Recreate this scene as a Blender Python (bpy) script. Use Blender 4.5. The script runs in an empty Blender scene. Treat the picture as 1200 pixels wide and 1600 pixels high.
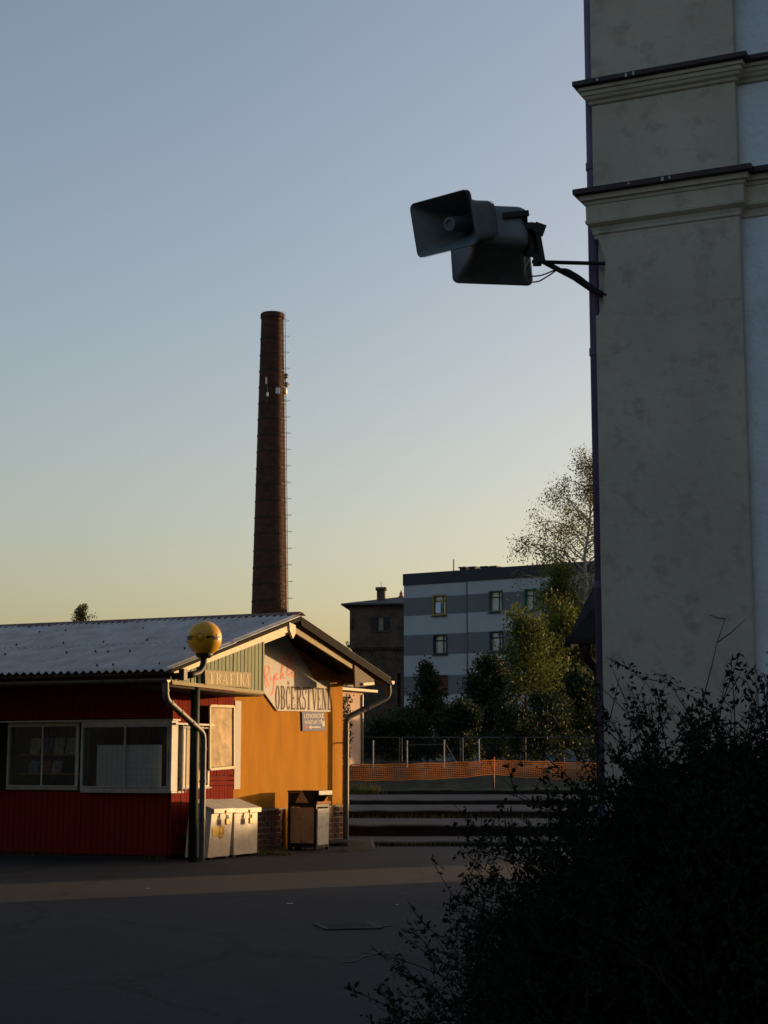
import bpy, math, random
import numpy as np
from mathutils import Vector, Matrix
R = math.radians
random.seed(7); rng = np.random.default_rng(11)
scn = bpy.context.scene
col = scn.collection

# ------------------------------------------------------------------ camera, sky, sun, exposure
F, CX, CY, HOR, EYE = 2600.0, 600.0, 800.0, 1192.0, 1.6
PITCH = math.atan((HOR - CY) / F)
cam_d = bpy.data.cameras.new('camera'); cam = bpy.data.objects.new('camera', cam_d); col.objects.link(cam)
cam_d.sensor_fit = 'VERTICAL'; cam_d.sensor_height = 24.0; cam_d.lens = F / 1600 * 24.0
cam_d.clip_start = 0.05; cam_d.clip_end = 6000
cam.location = (0, 0, EYE); cam.rotation_euler = (math.pi / 2 + PITCH, 0, 0)
scn.camera = cam

SUN_AZ, SUN_EL = 57.0, 4.0          # azimuth clockwise from +Y
world = bpy.data.worlds.new('World'); scn.world = world; world.use_nodes = True
wn = world.node_tree.nodes; wl = world.node_tree.links; wn.clear()
sky = wn.new('ShaderNodeTexSky'); sky.sky_type = 'NISHITA'; sky.sun_disc = False
sky.sun_elevation = R(SUN_EL); sky.sun_rotation = R(SUN_AZ); sky.altitude = 200
sky.air_density = 1.0; sky.dust_density = 3.2; sky.ozone_density = 1.0
bg = wn.new('ShaderNodeBackground'); bg.inputs['Strength'].default_value = 0.15
wo = wn.new('ShaderNodeOutputWorld')
wt = wn.new('ShaderNodeMix'); wt.data_type = 'RGBA'; wt.blend_type = 'MULTIPLY'; wt.inputs[0].default_value = 1   # white balance of the whole sky
wt.inputs[7].default_value = (.98, .955, 1.075, 1)
wl.new(sky.outputs[0], wt.inputs[6]); wl.new(wt.outputs[2], bg.inputs[0]); wl.new(bg.outputs[0], wo.inputs[0])
sd = Vector((math.sin(R(SUN_AZ)) * math.cos(R(SUN_EL)), math.cos(R(SUN_AZ)) * math.cos(R(SUN_EL)), math.sin(R(SUN_EL))))
sun_d = bpy.data.lights.new('sun', 'SUN'); sun = bpy.data.objects.new('sun', sun_d); col.objects.link(sun)
sun_d.energy = 3.1; sun_d.angle = R(0.9); sun_d.color = (1.0, 0.62, 0.29)
sun.rotation_euler = sd.to_track_quat('Z', 'Y').to_euler(); sun.location = (40, 20, 30)
vs = scn.view_settings
vs.view_transform = 'Standard'; vs.look = 'None'; vs.exposure = 1.05; vs.gamma = 1.0
scn.cycles.max_bounces = 8; scn.cycles.transparent_max_bounces = 12
try: scn.cycles.use_denoising = True
except Exception: pass

# ------------------------------------------------------------------ measuring helpers
def ray(px, py):
    u = (px - CX) / F; v = (CY - py) / F
    return Vector((u, math.cos(PITCH) - v * math.sin(PITCH), math.sin(PITCH) + v * math.cos(PITCH)))
O = Vector((0, 0, EYE))
def at(px, py, Y):
    d = ray(px, py); return O + d * (Y / d.y)
def atz(px, py, Z=0.0):
    d = ray(px, py); return O + d * ((Z - EYE) / d.z)
def on_plane(px, py, p, n):
    d = ray(px, py); return O + d * ((Vector(p) - O).dot(n) / d.dot(n))

# ------------------------------------------------------------------ materials
MATS = {}
def mat(name, colr, rough=0.8, metal=0.0, var=0.15, scale=6.0, bump=0.0, bscale=None, dark=None, dscale=1.2, damt=0.0,
        trans=0.0, spec=0.3, stretch=None, emit=None):
    if name in MATS: return MATS[name]
    m = bpy.data.materials.new(name); m.use_nodes = True; MATS[name] = m
    nt = m.node_tree; n = nt.nodes; l = nt.links; b = n['Principled BSDF']
    b.inputs['Roughness'].default_value = rough; b.inputs['Metallic'].default_value = metal
    b.inputs['Specular IOR Level'].default_value = spec
    tc = n.new('ShaderNodeTexCoord'); mp = n.new('ShaderNodeMapping'); l.new(tc.outputs['Object'], mp.inputs[0])
    if stretch: mp.inputs['Scale'].default_value = stretch
    nz = n.new('ShaderNodeTexNoise'); nz.inputs['Scale'].default_value = scale; nz.inputs['Detail'].default_value = 6
    l.new(mp.outputs[0], nz.inputs['Vector'])
    rp = n.new('ShaderNodeMapRange'); rp.inputs[1].default_value = .3; rp.inputs[2].default_value = .7
    rp.inputs[3].default_value = 1 - var; rp.inputs[4].default_value = 1 + var
    l.new(nz.outputs[0], rp.inputs[0])
    mx = n.new('ShaderNodeMix'); mx.data_type = 'RGBA'; mx.blend_type = 'MULTIPLY'; mx.inputs[0].default_value = 1
    mx.inputs[6].default_value = (*colr, 1); l.new(rp.outputs[0], mx.inputs[7])
    out = mx.outputs[2]
    if dark is not None:
        n2 = n.new('ShaderNodeTexNoise'); n2.inputs['Scale'].default_value = dscale; n2.inputs['Detail'].default_value = 8
        n2.inputs['Roughness'].default_value = .65; l.new(mp.outputs[0], n2.inputs['Vector'])
        r2 = n.new('ShaderNodeMapRange'); r2.inputs[1].default_value = .52; r2.inputs[2].default_value = .74
        r2.inputs[3].default_value = 0; r2.inputs[4].default_value = damt; l.new(n2.outputs[0], r2.inputs[0])
        m2 = n.new('ShaderNodeMix'); m2.data_type = 'RGBA'; l.new(r2.outputs[0], m2.inputs[0])
        l.new(out, m2.inputs[6]); m2.inputs[7].default_value = (*dark, 1); out = m2.outputs[2]
    l.new(out, b.inputs['Base Color'])
    if bump:
        nb = n.new('ShaderNodeTexNoise'); nb.inputs['Scale'].default_value = bscale or scale * 4; nb.inputs['Detail'].default_value = 8
        l.new(mp.outputs[0], nb.inputs['Vector'])
        bp = n.new('ShaderNodeBump'); bp.inputs['Strength'].default_value = min(1, bump); bp.inputs['Distance'].default_value = .02
        l.new(nb.outputs[0], bp.inputs['Height']); l.new(bp.outputs[0], b.inputs['Normal'])
    if trans:
        tr = n.new('ShaderNodeBsdfTranslucent'); l.new(out, tr.inputs[0]); ms = n.new('ShaderNodeMixShader')
        ms.inputs[0].default_value = trans; l.new(b.outputs[0], ms.inputs[1]); l.new(tr.outputs[0], ms.inputs[2])
        l.new(ms.outputs[0], n['Material Output'].inputs[0])
    return m
def glass(name, tint=(.9, .95, .95), rough=.03, mixf=.5):
    if name in MATS: return MATS[name]
    m = bpy.data.materials.new(name); m.use_nodes = True; MATS[name] = m
    n = m.node_tree.nodes; l = m.node_tree.links; n.clear()
    t = n.new('ShaderNodeBsdfTransparent'); t.inputs[0].default_value = (*tint, 1)
    g = n.new('ShaderNodeBsdfGlossy'); g.inputs['Roughness'].default_value = rough
    fr = n.new('ShaderNodeFresnel'); fr.inputs[0].default_value = 1.5
    ad = n.new('ShaderNodeMath'); ad.inputs[1].default_value = mixf; l.new(fr.outputs[0], ad.inputs[0]); ad.operation = 'MULTIPLY_ADD'
    ad.inputs[1].default_value = 1.0; ad.inputs[2].default_value = mixf
    ms = n.new('ShaderNodeMixShader'); l.new(ad.outputs[0], ms.inputs[0]); l.new(t.outputs[0], ms.inputs[1]); l.new(g.outputs[0], ms.inputs[2])
    o = n.new('ShaderNodeOutputMaterial'); l.new(ms.outputs[0], o.inputs[0]); return m

def asphalt():
    m = bpy.data.materials.new('asphalt'); m.use_nodes = True; n = m.node_tree.nodes; l = m.node_tree.links; b = n['Principled BSDF']
    tc = n.new('ShaderNodeTexCoord')
    def noise(s, d=8, r=.6):
        x = n.new('ShaderNodeTexNoise'); x.inputs['Scale'].default_value = s; x.inputs['Detail'].default_value = d
        x.inputs['Roughness'].default_value = r; l.new(tc.outputs['Object'], x.inputs['Vector']); return x
    big = noise(.22, 5); mid = noise(2.6, 10, .72); fine = noise(28, 6, .8); 
    cr = n.new('ShaderNodeValToRGB'); cr.color_ramp.elements[0].position = .32; cr.color_ramp.elements[0].color = (.010, .0115, .012, 1)
    cr.color_ramp.elements[1].position = .72; cr.color_ramp.elements[1].color = (.029, .032, .033, 1)
    mm = n.new('ShaderNodeMath'); mm.operation = 'MULTIPLY_ADD'; mm.inputs[1].default_value = .5; l.new(big.outputs[0], mm.inputs[0])
    m3 = n.new('ShaderNodeMath'); m3.operation = 'MULTIPLY'; m3.inputs[1].default_value = .5; l.new(mid.outputs[0], m3.inputs[0]); l.new(m3.outputs[0], mm.inputs[2])
    l.new(mm.outputs[0], cr.inputs[0])
    wv = n.new('ShaderNodeTexVoronoi'); wv.feature = 'DISTANCE_TO_EDGE'; wv.inputs['Scale'].default_value = .28
    wp = n.new('ShaderNodeVectorMath'); wp.operation = 'MULTIPLY_ADD'; l.new(mid.outputs[1], wp.inputs[0]); wp.inputs[1].default_value = (.9, .9, .9); l.new(tc.outputs['Object'], wp.inputs[2])
    l.new(wp.outputs[0], wv.inputs['Vector'])
    cm = n.new('ShaderNodeMapRange'); cm.inputs[1].default_value = .003; cm.inputs[2].default_value = .016; l.new(wv.outputs[0], cm.inputs[0])
    cm.inputs[3].default_value = .3; cm.inputs[4].default_value = 1
    sp = n.new('ShaderNodeMapRange'); sp.inputs[1].default_value = .3; sp.inputs[2].default_value = .7; sp.inputs[3].default_value = .35; sp.inputs[4].default_value = 1.75; l.new(fine.outputs[0], sp.inputs[0])
    mu = n.new('ShaderNodeMath'); mu.operation = 'MULTIPLY'; l.new(cm.outputs[0], mu.inputs[0]); l.new(sp.outputs[0], mu.inputs[1])
    mx = n.new('ShaderNodeMix'); mx.data_type = 'RGBA'; mx.blend_type = 'MULTIPLY'; mx.inputs[0].default_value = 1
    l.new(cr.outputs[0], mx.inputs[6]); l.new(mu.outputs[0], mx.inputs[7]); l.new(mx.outputs[2], b.inputs['Base Color'])
    b.inputs['Roughness'].default_value = .85; b.inputs['Specular IOR Level'].default_value = .25
    bp = n.new('ShaderNodeBump'); bp.inputs['Strength'].default_value = .5; bp.inputs['Distance'].default_value = .01
    l.new(fine.outputs[0], bp.inputs['Height']); l.new(bp.outputs[0], b.inputs['Normal'])
    return m

# ------------------------------------------------------------------ mesh helpers
class MB:
    def __init__(s): s.v = []; s.f = []
    def add(s, vs_, fs):
        o = len(s.v); s.v += [tuple(v) for v in vs_]; s.f += [tuple(i + o for i in f) for f in fs]; return s
    def box(s, x0, x1, y0, y1, z0, z1):
        x0, x1 = sorted((x0, x1)); y0, y1 = sorted((y0, y1)); z0, z1 = sorted((z0, z1))
        return s.add([(x, y, z) for z in (z0, z1) for y in (y0, y1) for x in (x0, x1)],
                     [(0, 2, 3, 1), (4, 5, 7, 6), (0, 1, 5, 4), (2, 6, 7, 3), (0, 4, 6, 2), (1, 3, 7, 5)])
    def hexa(s, b4, t4):
        return s.add(list(b4) + list(t4), [(3, 2, 1, 0), (4, 5, 6, 7), (0, 1, 5, 4), (1, 2, 6, 5), (2, 3, 7, 6), (3, 0, 4, 7)])
    def tube(s, pts, r, n=8, cap=True):
        pts = [Vector(p) for p in pts]; k = len(pts); rs = r if isinstance(r, (list, tuple)) else [r] * k
        o = len(s.v); pu = None
        for i, p in enumerate(pts):
            t = (pts[min(i + 1, k - 1)] - pts[max(i - 1, 0)])
            t = t.normalized() if t.length > 1e-9 else Vector((0, 0, 1))
            if pu is None:
                pu = t.orthogonal().normalized()
            pu = (pu - t * pu.dot(t)); pu = pu.normalized() if pu.length > 1e-6 else t.orthogonal().normalized()
            w = t.cross(pu)
            for j in range(n):
                a = 2 * math.pi * j / n; s.v.append(tuple(p + (pu * math.cos(a) + w * math.sin(a)) * rs[i]))
        for i in range(k - 1):
            for j in range(n):
                a = o + i * n + j; b = o + i * n + (j + 1) % n; s.f.append((a, b, b + n, a + n))
        if cap:
            s.f.append(tuple(o + j for j in reversed(range(n)))); s.f.append(tuple(o + (k - 1) * n + j for j in range(n)))
        return s
    def bar(s, a, b, w, h, up=(0, 0, 1)):
        a = Vector(a); b = Vector(b); d = (b - a).normalized(); u = Vector(up); u = u - d * u.dot(d)
        u = u.normalized() if u.length > 1e-5 else d.orthogonal().normalized(); sx = d.cross(u)
        q = lambda p: [p + sx * (i * w / 2) + u * (j * h / 2) for i, j in ((-1, -1), (1, -1), (1, 1), (-1, 1))]
        return s.hexa(q(a), q(b))
    def prism(s, poly, off):
        n = len(poly); off = Vector(off); a = [Vector(p) for p in poly]
        return s.add(a + [p + off for p in a], [tuple(reversed(range(n))), tuple(range(n, 2 * n))] + [(i, (i + 1) % n, n + (i + 1) % n, n + i) for i in range(n)])
    def lathe(s, prof, n=24, c=(0, 0, 0)):
        o = len(s.v); k = len(prof)
        for r, z in prof:
            for j in range(n):
                a = 2 * math.pi * j / n; s.v.append((c[0] + r * math.cos(a), c[1] + r * math.sin(a), c[2] + z))
        for i in range(k - 1):
            for j in range(n):
                a = o + i * n + j; b = o + i * n + (j + 1) % n; s.f.append((a, b, b + n, a + n))
        s.f.append(tuple(o + j for j in reversed(range(n)))); s.f.append(tuple(o + (k - 1) * n + j for j in range(n)))
        return s
    def mesh(s, name, m, smooth=False):
        me = bpy.data.meshes.new(name); me.from_pydata(s.v, [], s.f); me.update()
        if m: me.materials.append(m)
        if smooth:
            me.polygons.foreach_set('use_smooth', [True] * len(me.polygons))
        return me
    def build(s, name, m, parent=None, smooth=False, loc=None, rot=None):
        return link(name, s.mesh(name, m, smooth), parent, loc, rot)
def link(name, me, parent=None, loc=None, rot=None):
    o = bpy.data.objects.new(name, me); col.objects.link(o)
    if parent: o.parent = parent
    if loc is not None: o.location = loc
    if rot is not None: o.rotation_euler = rot
    return o
def tag(o, label, cat, group=None, kind=None):
    o['label'] = label; o['category'] = cat
    if group: o['group'] = group
    if kind: o['kind'] = kind
    return o
def struct(o, label=None):
    o['kind'] = 'structure'
    if label: o['label'] = label
    return o
def empty(name, loc=(0, 0, 0), rz=0):
    o = bpy.data.objects.new(name, None); col.objects.link(o); o.location = loc; o.rotation_euler = (0, 0, rz); o.empty_display_size = .2
    return o
def auto_smooth(o, ang=35):
    me = o.data
    me.polygons.foreach_set('use_smooth', [True] * len(me.polygons))
    try: me.set_sharp_from_angle(angle=R(ang))
    except Exception: pass
    return o
def np_mesh(name, V, nper, m):
    """V: (N*nper,3) array of separate polygons with nper corners."""
    V = np.asarray(V, dtype=np.float32); N = len(V) // nper
    me = bpy.data.meshes.new(name); me.vertices.add(len(V)); me.vertices.foreach_set('co', V.ravel())
    me.loops.add(len(V)); me.loops.foreach_set('vertex_index', np.arange(len(V), dtype=np.int32))
    me.polygons.add(N); me.polygons.foreach_set('loop_start', np.arange(0, len(V), nper, dtype=np.int32))
    me.polygons.foreach_set('loop_total', np.full(N, nper, dtype=np.int32)); me.update(calc_edges=True)
    me.materials.append(m); return me
def leaf_quads(C, size, aspect=.55, droop=0.0):
    """diamond leaves with a random facing at centres C."""
    N = len(C); a = rng.normal(size=(N, 3)); a[:, 2] -= droop; a /= np.linalg.norm(a, axis=1)[:, None]
    b = np.cross(a, rng.normal(size=(N, 3))); b /= np.linalg.norm(b, axis=1)[:, None] + 1e-9
    L = (size * rng.uniform(.6, 1.3, N))[:, None]; W = L * aspect * .5
    fold = np.cross(a, b) * L * .12
    q = np.stack([C, C + a * L * .45 + b * W + fold, C + a * L, C + a * L * .45 - b * W + fold], 1)
    return q.reshape(-1, 3)
def text2d(body, shear=0.0, offset=0.0, res=3):
    cu = bpy.data.curves.new('lettering_source', 'FONT'); cu.body = body; cu.shear = shear; cu.offset = offset; cu.resolution_u = res; cu.fill_mode = 'FRONT'
    ob = bpy.data.objects.new('lettering_source', cu); col.objects.link(ob)
    dg = bpy.context.evaluated_depsgraph_get(); me = ob.evaluated_get(dg).to_mesh()
    v = [(p.co.x, p.co.y) for p in me.vertices]; f = [tuple(p.vertices) for p in me.polygons]
    ob.evaluated_get(dg).to_mesh_clear(); bpy.data.objects.remove(ob); bpy.data.curves.remove(cu)
    xs = [p[0] for p in v]; ys = [p[1] for p in v]; x0, x1, y0, y1 = min(xs), max(xs), min(ys), max(ys)
    return [((x - x0) / (x1 - x0), (y - y0) / (y1 - y0)) for x, y in v], f
def bil(q, u, v):
    a, b, c, d = [Vector(p) for p in q]      # bottom-left, bottom-right, top-right, top-left
    return a * (1 - u) * (1 - v) + b * u * (1 - v) + c * u * v + d * (1 - u) * v
def text_on(name, body, q, m, parent, **k):
    v, f = text2d(body, **k); return MB().add([bil(q, *p) for p in v], f).build(name, m, parent)

# ------------------------------------------------------------------ palette
M_asph = asphalt()
M_dirt = mat('rough_grass_ground', (.018, .024, .010), .95, var=.5, scale=1.5, bump=.8, bscale=30)
M_conc = mat('old_concrete', (.048, .048, .045), .9, var=.35, scale=3, bump=.5, bscale=40, dark=(.02, .024, .018), dscale=1.5, damt=.85)
M_riser = mat('dark_riser', (.009, .0085, .007), .95, var=.4, scale=5, bump=.8)  # darker colour for the riser faces
M_yellow = mat('ochre_render', (.37, .165, .014), .92, spec=.1, var=.13, scale=2.2, bump=.25, bscale=40, stretch=(1.6, 1.6, .4), dark=(.24, .10, .012), dscale=1.7, damt=.55)
M_red = mat('red_boards', (.165, .018, .011), .9, spec=.05, var=.2, scale=5, stretch=(1, 1, .15), bump=.2)
M_green = mat('green_boards', (.03, .07, .014), .65, var=.3, scale=5, stretch=(1, 1, .2), dark=(.34, .32, .18), dscale=14, damt=.28, bump=.3)
M_green2 = mat('dark_green_post', (.012, .02, .008), .6, var=.3, scale=8)
M_cream = mat('cream_timber', (.62, .56, .40), .7, var=.2, scale=6, dark=(.2, .15, .09), dscale=6, damt=.7, bump=.3)
M_beam = mat('brown_timber', (.10, .075, .05), .8, var=.35, scale=6, bump=.3)
M_dark = mat('dark_soffit', (.035, .03, .025), .9, var=.3)
M_roofc = mat('fibre_cement_sheet', (.36, .38, .38), .85, var=.18, scale=2.0, dark=(.16, .17, .16), dscale=3, damt=.4, bump=.3, bscale=30)
M_ridge = mat('rusty_ridge_cap', (.13, .06, .05), .7, var=.3, scale=6)
M_zinc = mat('zinc_pipe', (.10, .10, .095), .55, metal=.3, var=.25, scale=8, dark=(.05, .05, .045), dscale=5, damt=.6)
M_galv = mat('galvanised_sheet', (.44, .42, .37), .6, metal=.15, var=.15, scale=5, dark=(.26, .23, .19), dscale=4, damt=.6, bump=.15)
M_brass = mat('padlock_brass', (.2, .14, .06), .5, metal=.8)
M_black = mat('black_steel', (.012, .012, .012), .55, metal=.2, var=.3)
M_rustp = mat('rusty_panel', (.42, .28, .13), .85, var=.3, scale=5, dark=(.06, .03, .015), dscale=5, damt=1.0, bump=.4)
M_whitep = mat('scratched_white_panel', (.6, .58, .5), .75, var=.15, scale=6, dark=(.1, .08, .06), dscale=6, damt=.95, bump=.3)
M_rust = mat('orange_rust', (.35, .16, .06), .9, var=.4, scale=9)
M_brick = mat('plinth_brick', (.10, .042, .028), .85, var=.35, scale=4, bump=.5)
M_mort = mat('pale_mortar', (.30, .27, .22), .95, var=.25, scale=8, bump=.4)
M_wframe = mat('grey_white_frame', (.42, .44, .42), .6, var=.15, scale=6, dark=(.2, .2, .18), dscale=7, damt=.5)
M_whitesheet = mat('white_sheet', (.72, .74, .76), .8, var=.05)
M_int = mat('kiosk_interior', (.05, .055, .045), .9, var=.3)
M_glass = glass('window_glass', mixf=.04)
M_signw = mat('sign_white', (.40, .39, .37), .7, var=.06, scale=3, dark=(.30, .28, .25), dscale=3, damt=.5)
M_print = mat('brown_black_print', (.075, .04, .02), .8, var=.2)
M_pink = mat('faded_red_print', (.72, .25, .2), .8, var=.15)
M_blue = mat('blue_sign', (.045, .06, .17), .7, var=.1)
M_bw = mat('white_print', (.5, .5, .47), .8, var=.1)
M_trafsign = mat('weathered_board', (.27, .225, .125), .75, var=.15, scale=6, dark=(.3, .22, .1), dscale=6, damt=.5)
M_traflet = mat('cream_letter', (.46, .40, .26), .7, var=.1)
M_globe = mat('yellow_globe', (.58, .31, .010), .35, var=.04, spec=.4)
M_gp = mat('globe_print', (.02, .015, .01), .6)
M_sticker = mat('yellow_sticker', (.8, .5, .05), .6, var=.05)
M_plaster = mat('station_plaster', (.40, .375, .30), .95, var=.13, scale=.8, bump=.35, bscale=16, dark=(.22, .205, .16), dscale=5.0, damt=.75)
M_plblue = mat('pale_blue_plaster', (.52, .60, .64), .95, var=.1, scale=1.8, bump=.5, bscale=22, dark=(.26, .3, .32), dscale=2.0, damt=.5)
M_cap = mat('cornice_flashing', (.028, .018, .02), .5, metal=.2, var=.4, scale=12)
M_purple = mat('purple_pipe', (.12, .085, .155), .6, var=.2, scale=5)
M_slate = mat('dark_slate', (.02, .017, .017), .8, var=.3, scale=8)
M_horn = mat('grey_horn', (.13, .155, .165), .5, var=.2, scale=5, dark=(.07, .08, .085), dscale=4, damt=.6)
M_hornin = mat('grey_horn_inside', (.13, .16, .17), .55, var=.2, scale=5)
M_cable = mat('black_cable', (.01, .01, .01), .6)
M_chim = mat('chimney_brick', (.06, .026, .016), .9, var=.35, scale=1.6, stretch=(1, 1, 1.5), dark=(.025, .017, .013), dscale=.35, damt=.8, bump=.5, bscale=4)
M_band = mat('chimney_band', (.03, .025, .022), .7, metal=.3)
M_ant = mat('antenna_white', (.6, .6, .58), .5, var=.05)
M_antg = mat('antenna_grey', (.10, .10, .11), .6, var=.1)
M_bw1 = mat('building_pale', (.34, .36, .39), .9, var=.06, scale=.6)
M_bg1 = mat('building_grey', (.125, .138, .152), .9, var=.06, scale=.6)
M_bd1 = mat('building_dark_parapet', (.035, .037, .05), .8, var=.1)
M_tbrick = mat('tower_brick', (.085, .062, .045), .95, var=.4, scale=1.5, dark=(.03, .025, .022), dscale=.5, damt=.8, bump=.6, bscale=6)
M_troof = mat('tower_roof', (.06, .058, .06), .8, var=.25, scale=2)
M_pinkw = mat('pink_render', (.50, .36, .27), .9, var=.12, scale=2)
M_net = mat('orange_net', (.48, .16, .02), .7, var=.1, trans=.25)
M_steel = mat('fence_steel', (.07, .08, .08), .7, metal=.0, var=.2)
M_steell = mat('light_post', (.22, .25, .25), .6, var=.15)
M_bark = mat('bark', (.06, .05, .04), .95, var=.4, scale=6, bump=.6)
M_birch = mat('birch_bark', (.30, .27, .23), .9, var=.5, scale=3, stretch=(1, 1, 3))
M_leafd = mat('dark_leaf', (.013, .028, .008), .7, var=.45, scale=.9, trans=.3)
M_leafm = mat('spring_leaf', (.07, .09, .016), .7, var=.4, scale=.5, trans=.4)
M_leafb = mat('birch_leaf', (.13, .125, .03), .7, var=.4, scale=.6, trans=.35)
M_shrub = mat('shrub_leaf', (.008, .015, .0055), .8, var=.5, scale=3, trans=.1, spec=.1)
M_twig = mat('shrub_twig', (.008, .007, .005), .9, var=.3)
M_weed = mat('dry_weed', (.10, .10, .035), .9, var=.4, trans=.3)
M_iron = mat('cast_iron', (.05, .05, .05), .75, metal=.0, var=.3)

# ------------------------------------------------------------------ ground and terraces
struct(MB().add([(-3000, -1500, -.006), (3000, -1500, -.006), (3000, 4500, -.006), (-3000, 4500, -.006)], [(0, 1, 2, 3)]).build('ground', M_dirt), 'rough grassy ground reaching the horizon')
struct(MB().add([(-60, -30, 0), (60, -30, 0), (60, 33, 0), (-60, 33, 0)], [(0, 1, 2, 3)]).build('asphalt_yard', M_asph), 'dark worn asphalt forecourt in front of the kiosk')
rows = [(1322, 1315), (1306, 1289), (1278, 1266), (1257, 1249), (1241, 1234)]
h = 0.0; steps = []
for yb, yt in rows:
    p = atz(800, yb, h); d = p.y
    t = at(800, yt, d); steps.append((d, h, t.z)); h = t.z
TOP = h
BANK = 1.5
for i, (d, z0, z1) in enumerate(steps):
    d2 = steps[i + 1][0] + .4 if i + 1 < len(steps) else 420
    x0, x1 = (-1.2 + .02 * i, 26) if i < 4 else (-260, 320)
    mb = MB(); n = 60; xs = [x0 + (min(x1, 26) - x0) * k / n for k in range(n + 1)] + ([x1] if x1 > 26 else [])
    if i >= 4: xs = [-260, -60, -20, -8, -1.2] + [(-1.1 + 27 * k / n) for k in range(n + 1)] + [x1]
    fr = [random.uniform(-.05, .05) for _ in xs]; tz = [random.uniform(-.018, .012) for _ in xs]
    V = []; Fs = []
    for x, a, b in zip(xs, fr, tz):
        V += [(x, d + a * 1.5 + .04, z0 - .3), (x, d + a, z1 + b - .03), (x, d + a + .05, z1 + b), (x, d2, z1)]
    for k in range(len(xs) - 1):
        for j in range(3): o = 4 * k + j; Fs.append((o, o + 4, o + 5, o + 1))
    if i >= 4:
        V = []; Fs = []; NY = [(0, z0 - .3), (0, z1 - .03), (.05, z1), (3.0, z1), (4.2, z1 + .25), (5.5, BANK - .12), (7.0, BANK), (d2 - d, BANK)]
        for x, a, b in zip(xs, fr, tz):
            V += [(x, d + dy + (a if k_ < 3 else 0), z + b * (2.5 if 2 < k_ < 7 else 1)) for k_, (dy, z) in enumerate(NY)]
        for k in range(len(xs) - 1):
            for j in range(7): o = 8 * k + j; Fs.append((o, o + 8, o + 9, o + 1))
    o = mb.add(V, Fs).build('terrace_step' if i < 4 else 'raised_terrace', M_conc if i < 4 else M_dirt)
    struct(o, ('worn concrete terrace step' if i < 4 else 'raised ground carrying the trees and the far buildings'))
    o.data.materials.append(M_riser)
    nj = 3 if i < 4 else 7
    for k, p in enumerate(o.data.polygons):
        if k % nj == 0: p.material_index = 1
# grassy lip along the lowest step
def tuft(mb_pts, n, cx, cy, cz, rx, ry, hmin, hmax):
    for _ in range(n):
        x = cx + random.gauss(0, rx); y = cy + random.gauss(0, ry); hh = random.uniform(hmin, hmax); a = random.uniform(0, 6.28); w = .012
        dx, dy = math.cos(a), math.sin(a); l = random.uniform(.1, .6) * hh
        b = (x, y, cz)
        mb_pts += [(x - dy * w, y + dx * w, cz), (x + dy * w, y - dx * w, cz), (x + dx * l, y + dy * l, cz + hh)]
pts = []
for k in range(60): tuft(pts, 22, -.8 + 14 * random.random(), steps[0][0] - .06, 0, .18, .05, .04, .12)
for k in range(30): tuft(pts, 14, -1 + 12 * random.random(), steps[2][0] - .1, steps[1][2], .2, .05, .04, .12)
for px in (545, 556, 563, 570, 577, 588): 
    p = atz(px, 1234, steps[3][2]); tuft(pts, 60, p.x, steps[4][0] - .12, steps[3][2], .16, .07, .1, .45)
for k in range(60): tuft(pts, 20, 1 + random.gauss(0, 6), steps[4][0] + 6 + 8 * random.random(), BANK - .05, .3, .3, .05, .2)
tag(link('grass_tufts', np_mesh('grass_tufts', pts, 3, M_weed)), 'thin dry grass and weeds along the terrace edges', 'grass', kind='stuff')

# ------------------------------------------------------------------ kiosk building
AZ = R(64.9)
Gv = Vector((math.cos(AZ), math.sin(AZ), 0)); Lv = Vector((-math.sin(AZ), math.cos(AZ), 0))
K0 = atz(265, 1343, 0)
kio = empty('kiosk', K0, AZ)
tag(kio, 'low snack kiosk with ochre gable, red boarded side and corrugated roof', 'kiosk')
def kl(w): d = w - K0; return Vector((d.dot(Gv), d.dot(Lv), d.z))
def kg(px, py, y0=0.0): return kl(on_plane(px, py, K0 + Lv * y0, Lv))
def kf(px, py, x0=0.0): return kl(on_plane(px, py, K0 + Gv * x0, Gv))
OUT = -0.8
LEN = 9.0
xr = kg(365, 1200).x               # end of the red bay on the gable
xe = kg(535, 1200).x               # far corner of the gable
ap = kg(468, 962, OUT); le = kg(256, 1046, OUT); re_ = kg(609, 1057, OUT)
def roof_z(x):
    if x <= ap.x: return le.z + (ap.z - le.z) * (x - le.x) / (ap.x - le.x)
    return ap.z + (re_.z - ap.z) * (x - ap.x) / (re_.x - ap.x)
TH = .16
# ochre gable wall with the long back part
def gable_poly(xa, xb, y):
    p = [(xa, y, 0), (xb, y, 0), (xb, y, roof_z(xb) - TH)]
    if xa < ap.x < xb: p.append((ap.x, y, ap.z - TH))
    return p + [(xa, y, roof_z(xa) - TH)]
MB().prism(gable_poly(xr, xe, 0), (0, LEN, 0)).build('wall', M_yellow, kio)['label'] = 'ochre rendered gable wall'
pale = kg(375, 1200).x
zst = kg(370, 1233).z
MB().box(xr + .01, pale, -.012, .02, zst, kg(370, 1095).z).build('corner_strip', M_signw, kio)
# red bay: solid core set behind boards, opening for the windows
zs = kf(200, 1235).z; zt = kf(200, 1127).z       # sill and head of the windows
ztop = 2.75
MB().box(.04, .25, .05, LEN, 0, zs).build('lower_wall', M_dark, kio)
MB().box(.04, .25, .05, LEN, zt, roof_z(.2) - TH).build('upper_wall', M_dark, kio)
MB().box(xr - .3, xr - .005, .05, LEN, 0, roof_z(xr - .3) - TH).build('inner_wall', M_int, kio)
MB().box(.25, xr - .3, .045, .1, 0, roof_z(.25) - TH - .05).build('end_wall', M_dark, kio)
MB().box(.25, xr - .3, .1, LEN, .0, .05).build('floor', M_int, kio)
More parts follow.
